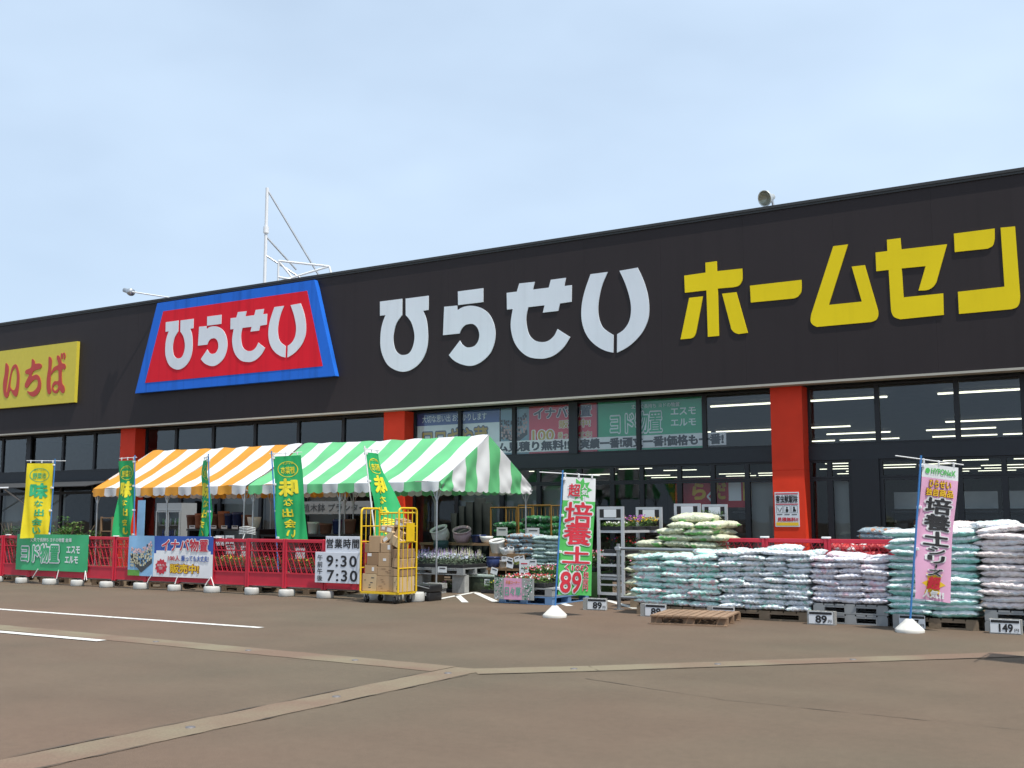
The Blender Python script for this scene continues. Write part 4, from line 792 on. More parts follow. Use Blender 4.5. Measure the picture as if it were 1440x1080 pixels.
def sack_mesh(w_,d,th,seed,mk):
    key=(round(w_,2),round(d,2),round(th,3),seed,mk)
    if key in _sm: return _sm[key]
    r=random.Random(seed*31+int(w_*100)); ph=[r.uniform(0,6.28) for _ in range(6)]; nu,nv=22,16
    def h(x,y): return max(0,(1-abs(x)**4.6)*(1-abs(y)**4.0))**.5
    def surf(top):
        def fn(u,v):
            x=2*u-1;y=2*v-1; k=h(x,y); e=1-.05*(1-abs(x*y))*0
            ear=1+.05*(abs(x)**6)*(abs(y)**6)-.035*(1-abs(y)**2)*abs(x)**4
            X_=x*w_/2*ear; Y_=y*d/2*(1+.04*abs(x)**6*abs(y)**6-.03*(1-abs(x)**2)*abs(y)**4)
            wr=.13*sin(5*x+ph[0]+2*y)*sin(4*y+ph[1])+.10*sin(9*x+ph[2])*cos(7*y+ph[3])
            sag=.10*sin(2.2*x+ph[4])+.06*sin(3*y+ph[5])
            z=th*(.46+.54*k*(1+wr)) if top else th*(.46-.46*k*(1+.4*wr))
            z+=th*sag*.6+th*.11*(abs(y)**5*sin(17*x+ph[3])+abs(x)**6*sin(15*y+ph[1]))*(1-abs(x)**8 if abs(y)>abs(x) else 1-abs(y)**8)+th*.05*sin(13*x+8*y+ph[2])*sin(11*y-6*x+ph[0])
            if not top: X_,Y_=X_,Y_
            return (X_,Y_,z)
        return fn
    q=MB(); q.grid(surf(True),nu,nv)
    qb=MB(); qb.grid(surf(False),nu,nv); q.add(qb.v,[f[::-1] for f in qb.f],0,True)
    bm=bmesh.new(); vv=[bm.verts.new(p) for p in q.v]
    for f in q.f: bm.faces.new([vv[i] for i in f])
    bmesh.ops.remove_doubles(bm,verts=bm.verts,dist=1e-4); q2=MB(); q2.frombm(bm,0,True)
    o=q2.build('soil_sack',SM[mk]); _sm[key]=o; o['used']=0; return o
def place_sack(loc,rot,w_,d,th,seed,mk,label,group,tilt=(0,0)):
    o=sack_mesh(w_,d,th,seed,mk)
    if o['used']: 
        o=o.copy(); COL.objects.link(o)
    else: o['used']=1
    o.location=loc; o.rotation_euler=(tilt[0],tilt[1],rot); tag(o,label,'sack',group); return o
def stack(desc,where,x0,x1,y0,z0,z1,layers,cols,mk,group,depth=.56,rear=0,seed=0,topjit=0,heap=0,stag=True,ov=1.22,colname=None):
    r=random.Random(seed); th=(z1-z0)/layers; W=(x1-x0); names=colname or {1:[''],2:['left ','right '],3:['left ','middle ','right '],4:['leftmost ','inner left ','inner right ','rightmost ']}[cols]
    for row in range(1+(1 if rear else 0)):
        for L_ in range(layers):
            if row and L_<layers-rear: continue
            cw=W/cols; sh=(.12*cw if L_%2 else -.12*cw) if stag and cols>1 else 0
            for c in range(cols):
                wv=cw*(1.13+r.uniform(-.06,.08)); x=x0+cw*(c+.5)+sh*(.6 if 0<c<cols-1 else .3)+r.uniform(-.022,.022)
                hp=heap*sin(pi*(x-x0)/W)*(L_/layers) 
                lab=f'{"rear " if row else ""}{names[c]}{desc} in {"top" if L_==layers-1 else "bottom" if L_==0 else ordn[L_]} layer of {where}'
                place_sack((x,y0+depth/2+row*depth*.98+r.uniform(-.035,.02),z0+th*L_+hp+r.uniform(-.004,.004)*(1 if L_ else 0)),r.uniform(-.09,.09)+(pi if r.random()<.5 else 0),wv,depth,th*ov,r.randint(0,3),mk,lab,group,(r.uniform(-.04,.04),r.uniform(-.05,.05)+ (r.uniform(-.10,.10) if L_>=layers-2 else 0)))
G1='soil sacks in the stack behind the loose pallet'
stack('white and aqua sack','the stack beside the pipe rail',-7.48,-6.10,15.98,.145,.93,9,3,'aqua_white',G1,.58,seed=1)
stack('bluish sack','the stack above the loose pallet',-6.08,-4.70,15.98,.145,.985,11,4,'white_blue','bluish white sacks',.56,rear=2,seed=2,heap=.04)
stack('pinkish sack','the stack left of pink flag',-4.66,-3.60,16.0,.29,.925,8,3,'pink_white','pinkish white sacks',.56,rear=2,seed=3,heap=.03)
stack('aqua sack','the tall stack behind the pink flag',-3.56,-2.42,15.98,.145,1.33,13,2,'aqua','aqua sacks',.55,rear=2,seed=4)
stack('red printed sack','the stack at the right edge',-2.37,-1.20,15.98,.30,1.38,13,2,'red_white','white and red sacks',.55,rear=2,seed=5)
for k,(x_,y_,z_,mk,lb,ro) in enumerate([(-6.35,16.42,.925,'aqua_white','white and aqua sack slumped over the right end of its stack',.5),(-5.15,16.3,1.01,'white_blue','bluish white sack with a red mark lying on top of its stack',.2),(-4.2,16.25,.925,'pink_white','plump white sack lying crosswise on the pinkish stack',.1),(-2.2,16.3,1.385,'white_blue','white sack lying crooked on top of the stack at the right edge',.35),(-3.0,16.5,1.335,'aqua','pale aqua sack lying crosswise on top of the tall aqua stack',.3),(-2.75,16.9,1.36,'red_white','white sack with orange print behind the top of the aqua stack',1.1)]):
    place_sack((x_,y_,z_-.01),ro,.56,.40,.10,k%4,mk,lb,'loose sacks on the stacks',(.04,.06*(-1)**k))
# cream and green pile, stepped
r=random.Random(11); lay=[(-8.12,-6.35,.145)]*7+[(-7.95,-6.45,0),(-7.9,-6.5,0),(-7.62,-6.42,0),(-7.5,-6.55,0),(-7.42,-6.60,0)]
for L_,(xa,xb,_) in enumerate(lay):
    n=3 if L_<9 else 2
    for c in range(n):
        cw=(xb-xa)/n; nm=['left ','middle ','right '][c] if n==3 else ['left ','right '][c]
        for row in (0,1):
            if row and L_<10: continue
            place_sack((xa+cw*(c+.5)+r.uniform(-.03,.03)+(.08 if L_%2 else -.04),17.05+.30+row*.52,.145+L_*.108),r.uniform(-.1,.1),cw*1.08,.60,.122,r.randint(0,3),'cream',f'{"rear " if row else ""}{nm}cream sack with green print in {"top" if L_==len(lay)-1 else "bottom" if L_==0 else ordn[L_]} layer of the tall pile','cream sacks',(r.uniform(-.04,.04),r.uniform(-.05,.05)))
place_sack((-7.0,17.40,.145+12*.108-.01),.1,.74,.5,.15,2,'cream','plump cream sack lying on the very top of the tall pile','cream sacks',(.0,-.03))
# red sacks behind the red fence, white sacks behind those
stack('red sack','row behind the red fence',-4.95,-3.65,17.75,.72,1.08,3,3,'red','red sacks behind the fence',.5,seed=7)
stack('white sack with blue print','low stack behind the red sacks',-4.75,-3.55,19.2,.9,1.32,4,2,'slate','white and blue sacks',.5,seed=8)
pallet('pallet','stack of boards under the red sacks behind the red fence',(-4.3,18.0,.56),1.3,.6,.15,PW); 
for k,x_ in enumerate((-4.85,-3.75)):
    q=MB(); q.box((x_-.06,17.75,0),(x_+.06,18.25,.555)); tag(q.build('timber_support',PW,org=(x_,18,0)),f'{["left","right"][k]} timber support under the red sacks','support')
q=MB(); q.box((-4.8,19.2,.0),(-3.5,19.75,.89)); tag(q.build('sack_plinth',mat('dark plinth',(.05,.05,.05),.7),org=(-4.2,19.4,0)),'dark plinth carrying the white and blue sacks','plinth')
# sacks under and beside the tent
a=at(751,797,19.3); b=at(787,797,19.3)
stack('grey green sack','stack right of the blue sacks',a.x,b.x,19.25,Z(760,796,19.3),1.13,8,2,'sage','grey green sacks',.5,seed=9)
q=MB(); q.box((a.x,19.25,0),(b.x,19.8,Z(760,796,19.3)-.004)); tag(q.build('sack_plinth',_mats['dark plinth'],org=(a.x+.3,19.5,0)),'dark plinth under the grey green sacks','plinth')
a=at(712,790,19.6); b=at(750,790,19.6)
stack('slate blue sack','stack left of the grey green sacks',a.x,b.x,19.6,.62,1.16,6,2,'slate','slate blue sacks',.5,seed=10)
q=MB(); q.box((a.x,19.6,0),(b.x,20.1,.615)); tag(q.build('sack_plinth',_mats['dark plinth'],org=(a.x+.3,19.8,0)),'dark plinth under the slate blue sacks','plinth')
# pallets under the stacks
for k,(xa,xb,lab) in enumerate(((-7.48,-6.10,'wooden pallet under the white and aqua sacks'),(-6.08,-4.70,'wooden pallet under the bluish white sacks'),(-4.66,-3.60,'lower grey pallet under the pinkish sacks'),(-3.56,-2.42,'wooden pallet under the tall aqua stack'),(-2.37,-1.2,'lower pallet under the stack at the right edge'))):
    pallet('pallet',lab,((xa+xb)/2,16.55,0),xb-xa-.03,1.1,.14,PG if k in(2,4) else PW)
pallet('pallet','upper grey pallet under the pinkish sacks',(-4.13,16.55,.142),1.05,1.1,.14,PG); pallet('pallet','upper pallet under the stack at the right edge',(-1.785,16.55,.142),1.13,1.1,.14,PG)
pallet('pallet','wooden pallet under the tall pile of cream sacks',(-7.2,17.4,0),1.75,.7,.14,PW)
A=Vector((-6.58,14.54,0)); B=Vector((-5.51,14.72,0)); ang=atan2(B.y-A.y,B.x-A.x)
c_=(A+B)/2+Vector((-sin(ang),cos(ang),0))*.55
pallet('pallet','loose brown wooden pallet lying on the asphalt in front of the sacks',(c_.x,c_.y,0),1.10,1.10,.135,PN,ang,'pallets',nb=10,inset=.09)

# price blocks
CARDW=mat('white price card',(.72,.74,.76),.5,var=.03)
def price_block(x,y,num,label,rot=0,cx=.06,cw=.17):
    t=thing('concrete_block',label,'concrete block',(x,y,0),'concrete blocks holding price cards'); t.rotation_euler=(0,0,rot); O=(0,0,0)
    q=MB(); block_mesh(q,(0,0,0),.39,.12,.19); q.build('block',CON,t,org=O)
    q=MB(); q.box((cx-cw,-.066,.015),(cx+cw,-.0605,.185)); pc=q.build('price_card',CARDW,t,org=O)
    fn=lambda a,b,off=0:(a,-.066-off,b)
    q=MB(); q.text(num,fn,(cx-cw*.40,.030,cx+cw*.50,.130),.035,off=.003); q.text('円',fn,(cx+cw*.62,.035,cx+cw*.90,.075),.01,off=.003)
    q.add([fn(cx-cw*.95,.145,.003),fn(cx+cw*.95,.145,.003),fn(cx+cw*.95,.180,.003),fn(cx-cw*.95,.180,.003)],[(0,1,2,3)]); q.build('lettering',BK,pc)
price_block(-8.38,16.35,'89','concrete block with an 89 price card left of the grey pipe rail',.05); price_block(-7.06,15.74,'89','concrete block with an 89 price card at the corner of the loose pallet'); price_block(-6.0,15.83,'89','concrete block with a price card half hidden behind the loose pallet')
price_block(-4.48,15.80,'89','concrete block with an 89 price card under the pinkish sacks',0,-.0); price_block(-3.30,15.83,'297','concrete block with a 297 price card behind the pink flag base'); price_block(-2.07,15.80,'149','concrete block with a 149 price card at the right edge',0,.0,.18)
# pipe barrier
t=thing('pipe_rail','low grey steel pipe rail in front of the cream sacks','rail',(-7.9,16.62,0))
xp=X(869,16.62); q=MB(); q.tube([(xp,16.62,.012),(xp,16.62,1.08)],.034,10); q.tube([(xp,16.62,0.0),(xp,16.62,.012)],.09,12); q.build('post',PIPE,t)
q=MB(); q.tube([(xp-.08,16.66,1.00),(-6.35,16.66,.99)],.026,8); q.build('top_pipe',PIPE,t); q=MB(); q.tube([(xp-.05,16.66,.20),(-7.55,16.66,.20)],.026,8); q.build('bottom_pipe',PIPE,t); q=MB(); q.rbox((xp-.045,16.58,.97),(xp+.045,16.70,1.03),.006,seg=1); q.build('clamp',GAL,t)
# ================================================================ PLANTS
def leafmat(name,col,var=.35):
    return mat(name,col,.6,var=var,scale=9,trans=.25,spec=.3)
LF=[leafmat('green leaves',(.075,.17,.04)),leafmat('dark leaves',(.03,.085,.025)),leafmat('grey green leaves',(.24,.31,.22)),leafmat('pale leaves',(.15,.26,.06))]
PETAL={'red':mat('red petals',(.60,.04,.05),.6,var=.2,trans=.2),'white':mat('white petals',(.78,.78,.74),.6,var=.1,trans=.2),'pink':mat('pink petals',(.72,.25,.36),.6,var=.2,trans=.2),'purple':mat('purple petals',(.34,.08,.36),.6,var=.25,trans=.2),'lilac':mat('lilac petals',(.58,.44,.66),.6,var=.25,trans=.2),'blue':mat('blue grey petals',(.52,.56,.68),.6,var=.25,trans=.2),'yellow':mat('yellow petals',(.80,.58,.03),.6,var=.15,trans=.2),'orange':mat('orange petals',(.80,.28,.02),.6,var=.2,trans=.2),'cream':mat('cream petals',(.68,.68,.44),.6,var=.15,trans=.2)}
TRAY=mat('black seedling tray',(.022,.022,.024),.5,var=.1)
def leaves(q,c,sz,n,r,ls=(.03,.055),up=.5,mi=0):
    for _ in range(n):
        a=r.uniform(0,6.28); rad=sqrt(r.random()); 
        p=Vector((c[0]+sz[0]/2*r.uniform(-1,1),c[1]+sz[1]/2*r.uniform(-1,1),c[2]+sz[2]*r.random()**.8))
        L_=r.uniform(*ls); d=Vector((cos(a),sin(a),r.uniform(-.2,.2+up))).normalized(); s=d.cross(Vector((0,0,1))).normalized()*L_*.34; nrm=s.cross(d).normalized()*L_*.12
        q.add([p,p+d*L_*.5+s+nrm,p+d*L_,p+d*L_*.5-s+nrm],[(0,1,2),(0,2,3)],mi)
def blossoms(q,c,sz,n,r,rad=(.016,.026),zmin=.55,eye=Vector((0,-.8,.7))):
    for _ in range(n):
        p=Vector((c[0]+sz[0]/2*r.uniform(-1,1),c[1]+sz[1]/2*r.uniform(-1,1),c[2]+sz[2]*r.uniform(zmin,1.08)))
        R=r.uniform(*rad); ax=Vector((r.uniform(-.7,.7),r.uniform(-1,.3),r.uniform(.3,1))).normalized(); u=ax.orthogonal().normalized(); w_=ax.cross(u); k0=r.random()*6
        v=[p]; 
        for k in range(10):
            a=k0+2*pi*k/10; rr=R*(1 if k%2==0 else .62); v.append(p+(u*cos(a)+w_*sin(a))*rr+ax*.006)
        q.add(v,[(0,1+k,1+(k+1)%10) for k in range(10)])
def spikes(q,c,sz,n,r,h=(.10,.18)):
    for _ in range(n):
        p=Vector((c[0]+sz[0]/2*r.uniform(-1,1),c[1]+sz[1]/2*r.uniform(-1,1),c[2]+sz[2]*r.uniform(.5,.9))); H=r.uniform(*h)
        for k in range(9):
            z=H*k/9; rr=.018*(1-k/11); a=r.uniform(0,6.28)
            d=Vector((cos(a),sin(a),.5))*rr; s=Vector((-sin(a),cos(a),0))*rr*.6
            b=p+Vector((0,0,z)); q.add([b-s,b+s,b+d+Vector((0,0,.012))],[(0,1,2)]); q.add([b-d*.6,b+Vector((0,0,.02))-s,b+d+s*.2],[(0,1,2)])
def tray(label,x0,x1,y0,y1,z,h,lf,fl,seed,dens=1.0,trayh=.07,group='flower trays',kind='bloom',leafz=None):
    r=random.Random(seed); t=thing('flower_tray',label,'flower tray',((x0+x1)/2,(y0+y1)/2,z),group)
    cx,cy=(x0+x1)/2,(y0+y1)/2; W,Dp=x1-x0,y1-y0
    q=MB(); q.rbox((x0,y0,z+.002),(x1,y1,z+trayh),.008,seg=1); q.build('tray',TRAY,t)
    area=max(.05,W*Dp); q=MB(); leaves(q,(cx,cy,z+trayh*.8),(W*1.05,Dp*1.05,h),int(900*area*dens+60),r); q.build('foliage',LF[lf],t)
    for col,n,k in fl:
        q=MB()
        if k=='spike': spikes(q,(cx,cy,z+trayh),(W,Dp,h),n,r)
        else: blossoms(q,(cx,cy,z+trayh),(W*1.04,Dp*1.04,h),n,r)
        q.build('blossoms',PETAL[col],t)
    return t
# periwinkle stand with printed board
x0,x1=-10.60,-9.78; yb=16.75
t=thing('flower_stand','blue pallet stand with pink printed flower board in front','stand',(-10,17.4,0))
for k in (0,1):
    z=.002+k*.145; q=MB(); q.box((x0+.05,yb+.06,z+.115),(-9.45,18.2,z+.14)); q.build('deck',PB if k==0 else PG,t)
    for y in (yb+.06,17.4,18.08):
        for xx in (x0+.05,-10.1,-9.6): q=MB(); q.box((xx,y,z),(xx+.14,y+.12,z+.1145)); q.build('spacer_block',PB if k==0 else PG,t)
    q=MB(); q.box((x0+.051,yb+.061,z-.001),(-9.451,18.199,z+.014)); q.build('bottom_deck',PB if k==0 else PG,t)
t=thing('printed_board','pink board with flower pictures leaning on the blue pallet stand','board',(-10.2,16.72,.1))
q=MB(); q.box((x0,yb-.02,.075),(x1,yb-.005,.45)); q.build('panel',mat('grey print',(.36,.38,.36),.5,var=.1),t)
q=MB(); frect(q,x0+.21,x1-.24,.075,.45,yb-.024); q.build('pink_panel',PNK,t)
q=MB(); f=FR(yb-.024); q.text('花苗コーナー',f,(x0+.25,.345,x1-.28,.405),.02,off=.004); q.build('orange_lettering',mat('orange print',(.70,.25,.04),.6),t)
q=MB(); q.text('日々草',f,(x0+.235,.14,x1-.26,.295),.03,off=.004); q.build('green_lettering',mat('mint print',(.16,.42,.30),.6),t)
q=MB(); r=random.Random(5)
for a,b,n in ((x0+.01,x0+.20,46),(x1-.23,x1-.01,46)):
    for _ in range(n):
        xx=r.uniform(a+.02,b-.02); zz=r.uniform(.09,.435); rr=r.uniform(.008,.018); mi=r.choice((0,1,2,2)); q.add([f(xx+rr*cos(k*1.256),zz+rr*sin(k*1.256),.003+.0004*_) for k in range(5)],[(0,1,2,3,4)],mi)
q.build('flower_pictures',[PNK,WT,SH],t)
tray('front tray of red and white periwinkles behind the pink board',x0+.05,-9.62,yb+.08,17.35,.30,.13,3,[('red',80,''),('white',55,''),('pink',45,'')],1,1.5)
tray('rear tray of pink and red periwinkles on the blue stand',x0+.15,-9.42,17.42,18.15,.40,.16,0,[('pink',70,''),('red',50,''),('white',30,'')],2,1.3)
def card_thing(label,x,z,Y,w_=.16,h=.13,lines=2,red=False,rot=.0):
    t=thing('price_card',label,'price card',(x,Y,z),'paper price cards'); t.rotation_euler=(0,rot,0); O=(0,0,0)
    q=MB(); q.box((-w_/2,-.002,-h/2),(w_/2,.002,h/2)); q.build('card',CARDW,t,org=O)
    q=MB(); r=random.Random(int(x*100))
    for k in range(lines): zz=h*(.22-.34*k); q.add([(-w_*.32,-.005,zz-.012),(w_*.36,-.005,zz-.012),(w_*.36,-.005,zz+.012),(-w_*.32,-.005,zz+.012)],[(0,1,2,3)],1 if red and k==0 else 0)
    q.build('print',[DGY,RD],t,org=O)
def card_at(label,px_,py_,Y,**k): p=at(px_,py_,Y); card_thing(label,p.x,p.z,Y,**k)
# lavender / salvia table: a grey pallet on upright hollow blocks
def trestle(label,xa,xb,y0,y1,zt,m,rot=0):
    pallet('pallet',label,((xa+xb)/2,(y0+y1)/2,zt-.14),xb-xa,y1-y0,.14,m)
xa,xb=-13.83,-12.43
ZL=.50
trestle('grey pallet table carrying the lavender trays beside the tent leg',xa,xb,18.46,19.4,ZL,PG)
for k,(bx_,by_) in enumerate(((xa+.05,18.50),(xb-.30,18.50),(xb-.30,19.15))):
    q=MB()
    for j in range(2): block_mesh(q,(bx_+.14,by_+.1,.002+j*.1785),.30,.16,.178,rot=pi/2*0)
    tag(q.build('block_pier',CON,org=(bx_,by_,0)),f'{["left","right front","right rear"][k]} pier of hollow blocks under the lavender table','block pier')
tray('tray of lilac and blue salvia on the grey pallet table, left of its middle',xa+.02,-13.12,18.48,19.35,ZL,.20,2,[('lilac',60,'spike'),('blue',170,''),('white',60,'')],5,1.5)
tray('tray of cream and lilac flower spikes on the grey pallet table, right of its middle',-13.09,xb-.02,18.48,19.35,ZL,.20,2,[('cream',60,'spike'),('blue',150,''),('lilac',40,'spike')],6,1.5)
tray('tray of small green seedlings at the right end behind the salvia',-12.3,-11.75,19.6,20.1,.50,.2,0,[('pink',5,'')],7,1.3)
xa2,xb2=X(578,19.6),X(606,19.6)
trestle('low grey pallet table with silver leaved plants right of the yellow trolley',xa2-.1,xb2+.05,19.5,20.2,.52,PG)
for k,xx in enumerate((xa2,xb2-.3)):
    q=MB(); block_mesh(q,(xx+.1,19.62,.002),.30,.16,.375); tag(q.build('block_pier',CON,org=(xx,19.6,0)),f'{["left","right"][k]} block pier under the silver leaved plants','block pier')
tray('tray of silver leaved plants right of the yellow trolley',xa2-.08,xb2+.02,19.52,20.15,.52,.20,2,[('white',10,'')],8,2.0)
for k,(xx,yy,zz,hh,col,lab) in enumerate(((-13.0,18.62,.002,.14,[('pink',20,''),('white',14,'')],'tray of small pink flowers on the asphalt under the lavender table'),(-11.85,18.75,.002,.2,[('yellow',16,''),('white',10,'')],'tray of small yellow flowers on the asphalt right of the lavender table'),(-11.0,19.0,.3,.2,[('red',20,''),('pink',16,'')],'raised tray of red flowers behind the pink board'))):
    tray(lab,xx-.35,xx+.3,yy,yy+.5,zz,hh,0,col,60+k,1.3)
q=MB(); q.box((-11.33,19.02,.002),(-10.72,19.48,.298)); tag(q.build('plant_crate',BCR,org=(-11,19.2,0)),'black crate under the raised tray of red flowers','crate')
TUB=mat('clear plastic tub',(.42,.50,.46),.25,var=.2,scale=3)
t=thing('storage_tub','clear plastic tub of green plants with a white card under the pots','tub',(-12.0,19.3,0)); xa3,xb3=X(655,19.0),X(694,19.0)
q=MB(); q.rbox((xa3,19.0,.005),(xb3,19.6,.30),.02); q.build('tub',mat('dark soil in tub',(.06,.075,.05),.5,var=.3,scale=12),t); q=MB(); q.rbox((xa3-.02,18.98,.305),(xb3+.02,19.62,.36),.012); q.build('lid',TUB,t)
card_at('white price card stuck to the clear tub',685,819,18.97,w_=.13,h=.13)
card_at('white price card hanging from the lavender table at the tent leg',622,801,18.44,w_=.22,h=.12,lines=1)
# pots and bowls
def pot(label,px_,py0,py1,wpx,Y,m,prof='pot',tilt=None,group='garden pots',name='flower_pot',rim=None):
    """pot standing at photo column px_, from row py1 (base) up to py0 (rim)"""
    b=at(px_,py1,Y); tp=at(px_,py0,Y); R=wpx*.27*(b-EYE).dot(Vector((_f.x,_f.y,0)).normalized())/1544; h=tp.z-b.z
    t=thing(name,label,'flower pot',(b.x,Y,b.z),group); O=(0,0,0)
    P={'pot':[(0,0),(.72,0),(.80,.1),(.94,.8),(1.0,.82),(1.0,1),(.90,1),(.86,.85),(0,.84)],'bowl':[(0,0),(.45,0),(.70,.2),(.92,.65),(1,1),(.94,1),(.85,.7),(0,.6)],'urn':[(0,0),(.55,0),(.80,.15),(.97,.45),(.94,.75),(.86,.86),(1.0,.95),(1.0,1),(.88,1),(.8,.88),(0,.82)]}[prof]
    q=MB(); q.lathe((0,0,0),[(a*R,c*h) for a,c in P[:-1]],24); q.build('pot_body',m,t,org=O)
    q=MB(); q.lathe((0,0,0),[(P[-2][0]*R*.99,P[-1][1]*h),(0,P[-1][1]*h)],24); q.build('pot_inside',mat('dark pot inside',(.07,.07,.065),.8),t,org=O)
    if tilt: t.rotation_euler=tilt; t.location.z+=.02
    return t
PWT=mat('white glazed pot',(.72,.72,.69),.35,var=.10); PNV=mat('navy glazed pot',(.025,.04,.12),.25,var=.15); PPK=mat('pale pink pot',(.50,.36,.38),.4,var=.1); PBR=mat('brown pot',(.16,.07,.045),.6,var=.2); PTC=mat('terracotta pot',(.33,.13,.07),.7,var=.15); PDK=mat('dark teal bin',(.02,.06,.06),.5,var=.1); PGY=mat('grey pot',(.32,.31,.28),.7,var=.12)
SH2=mat('wooden shelf board',(.24,.15,.08),.75,var=.2,scale=4)
def shelf(label,pxa,pxb,py,Y,dp=.5,legs=True,m=SH2,th=.05):
    a=at(pxa,py,Y); b=at(pxb,py,Y); z=(a.z+b.z)/2; t=thing('display_shelf',label,'shelf',((a.x+b.x)/2,Y+dp/2,0))
    q=MB(); q.box((a.x,Y,z-th),(b.x,Y+dp,z)); q.build('board',m,t)
    for xx in (a.x+.02,b.x-.10):
        q=MB(); q.box((xx,Y+.02,.003),(xx+.08,Y+dp-.02,z-th-.001)); q.build('leg',m,t)
    return z
YP_=20.2
shelf('wooden shelf carrying the white, pink and navy pots under the tent edge',590,693,763.5,YP_,.7)
pot('white glazed pot tipped forward, leftmost on the wooden shelf',623,742,763,48,YP_+.3,PWT,'urn',(.45,-.1,0)); pot('pale pink and white pot beside the tipped white one',651,744,763,50,YP_+.3,PPK,'urn',(.40,.15,0)); pot('navy glazed pot on the wooden shelf',673,752,763,42,YP_+.25,PNV,'pot'); pot('shallow white bowl at the right end of the wooden shelf',684,754,763,36,YP_+.15,PWT,'bowl')
z2=shelf('low wooden stand carrying the big white pots and the navy bowl',684,738,799,19.0,.6)
pot('tall white pot right of the wooden shelf',701,760,779,42,19.7,PWT,'pot',(.25,0,0)); q=MB(); a=at(688,799,19.5); b=at(735,779,19.5); q.box((a.x,19.5,z2+.001),(b.x,20.0,b.z)); tag(q.build('pot_step',SH2,org=(a.x+.3,19.7,z2)),'wooden step carrying the tall white pot','step')
pot('wide white pot holding black and white plant tags',714,770,783,44,19.62,PWT,'bowl'); pot('blue glazed bowl at the front of the low stand',694,783,799,40,19.15,PNV,'urn'); pot('small grey pot beside the blue glazed bowl',707,788,799,18,19.12,PGY,'pot')
for k,(px_,py_,w_,lab) in enumerate([(712,772,.10,'left white plant tag in the wide white pot'),(719,771,.10,'right white plant tag in the wide white pot'),(709,786,.12,'white plant label above the small grey pot'),(717,788,.14,'white plant label right of the small grey pot'),(727,786,.13,'tilted white plant label in the black tray'),(734,785,.11,'rightmost white plant label in the black tray'),(717,794,.16,'white price card on the black tray below the plant labels'),(749,792,.18,'white price card hanging right of the black tray'),(695,803,.16,'white price card on the edge of the low stand')]):
    card_at(lab,px_,py_,18.93,w_=w_,h=w_*.8,rot=(-.3,.2,0,.25,-.25)[k%5],lines=1)
card_at('tall price card with a red top line beside the black tray',737,797,18.88,w_=.22,h=.28,lines=3,red=True)
tray('black tray of small green plants on the low stand',X(712,19.0),X(745,19.0),19.0,19.5,z2,.10,3,[('yellow',6,'')],12,1.2)
pot('dark teal bin standing behind the lavender trays',620,760,800,40,20.0,PDK,'pot',None,'garden pots','garden_bin')
pot('small navy pot left of the dark teal bin',597,772,790,22,19.9,PNV,'pot')
shelf('plain wooden shelf left of the teal bin',585,612,791,19.8,.4)
# yellow-brown cages of green sacks in front of the glazing
YC=mat('shaded ochre cage steel',(.20,.11,.02),.5,var=.1)  # cage colour darkened too, with the shade by the glazing in it
def bag_cage(label,pxa,pxb,pya,Y,rows,seed):
    xa=X(pxa,Y); xb=X(pxb,Y); zt=at(pxa,pya,Y).z; t=thing('bag_cage',label,'cage',((xa+xb)/2,Y+.35,0),'ochre cages of green sacks')
    q=MB()
    for xx in (xa,xb):
        for y in (Y,Y+.7): q.tube([(xx,y,.002),(xx,y,zt)],.024,6)
    for y in (Y,Y+.7):
        for z in (zt,.9): q.tube([(xa,y,z),(xb,y,z)],.018,6)
    for k in range(1,8): q.tube([(xa+(xb-xa)*k/8,Y+.7,.05),(xa+(xb-xa)*k/8,Y+.7,zt)],.008,5)
    q.build('frame',YC,t); q=MB(); q.box((xa+.03,Y+.03,.10),(xb-.03,Y+.67,.95)); q.build('dark_liner',mat('dark liner',(.02,.022,.02),.7),t)
    r=random.Random(seed); n=2
    for L_ in range(rows):
        for c in range(n):
            cw=(xb-xa-.08)/n
            place_sack((xa+.04+cw*(c+.5),Y+.33,.955+L_*.145),r.uniform(-.1,.1),cw*1.02,.6,.165,r.randint(0,3),'shaded_greenbag',f'{["left","right"][c]} green sack in {["bottom","second","third","top"][L_]} layer of the {label.split()[0]} ochre cage','green sacks in the cages')
bag_cage('left ochre cage of green sacks in front of the dark glazing',690,727,714,22.3,3,1); bag_cage('right ochre cage of green sacks in front of the dark glazing',729,775,711,22.2,4,2)
card_at('white price card on the left ochre cage',706,747.5,22.2,w_=.30,h=.20,lines=1); card_at('white price card on the right ochre cage',749.5,749,22.1,w_=.34,h=.22,lines=1)
# dark rolls of netting standing behind the pots
for k,(px_,py_,wp) in enumerate(((640,722,9),(652,712,10),(663,706,12),(675,700,12),(685,708,10))):
    p=at(px_,py_,22.6); q=MB(); R=.012*wp; q.lathe((p.x,22.6,.003),[(0,0),(R,0),(R*1.04,p.z*.3),(R*.96,p.z*.7),(R,p.z),(R*.4,p.z),(0,p.z-.05)],14); tag(q.build('netting_roll',mat('dark netting',(.02,.024,.022),.9,var=.3,spec=.1),org=(p.x,22.6,0)),f'{ordn[k]} dark roll of netting from the left behind the pots','roll','rolls of netting')
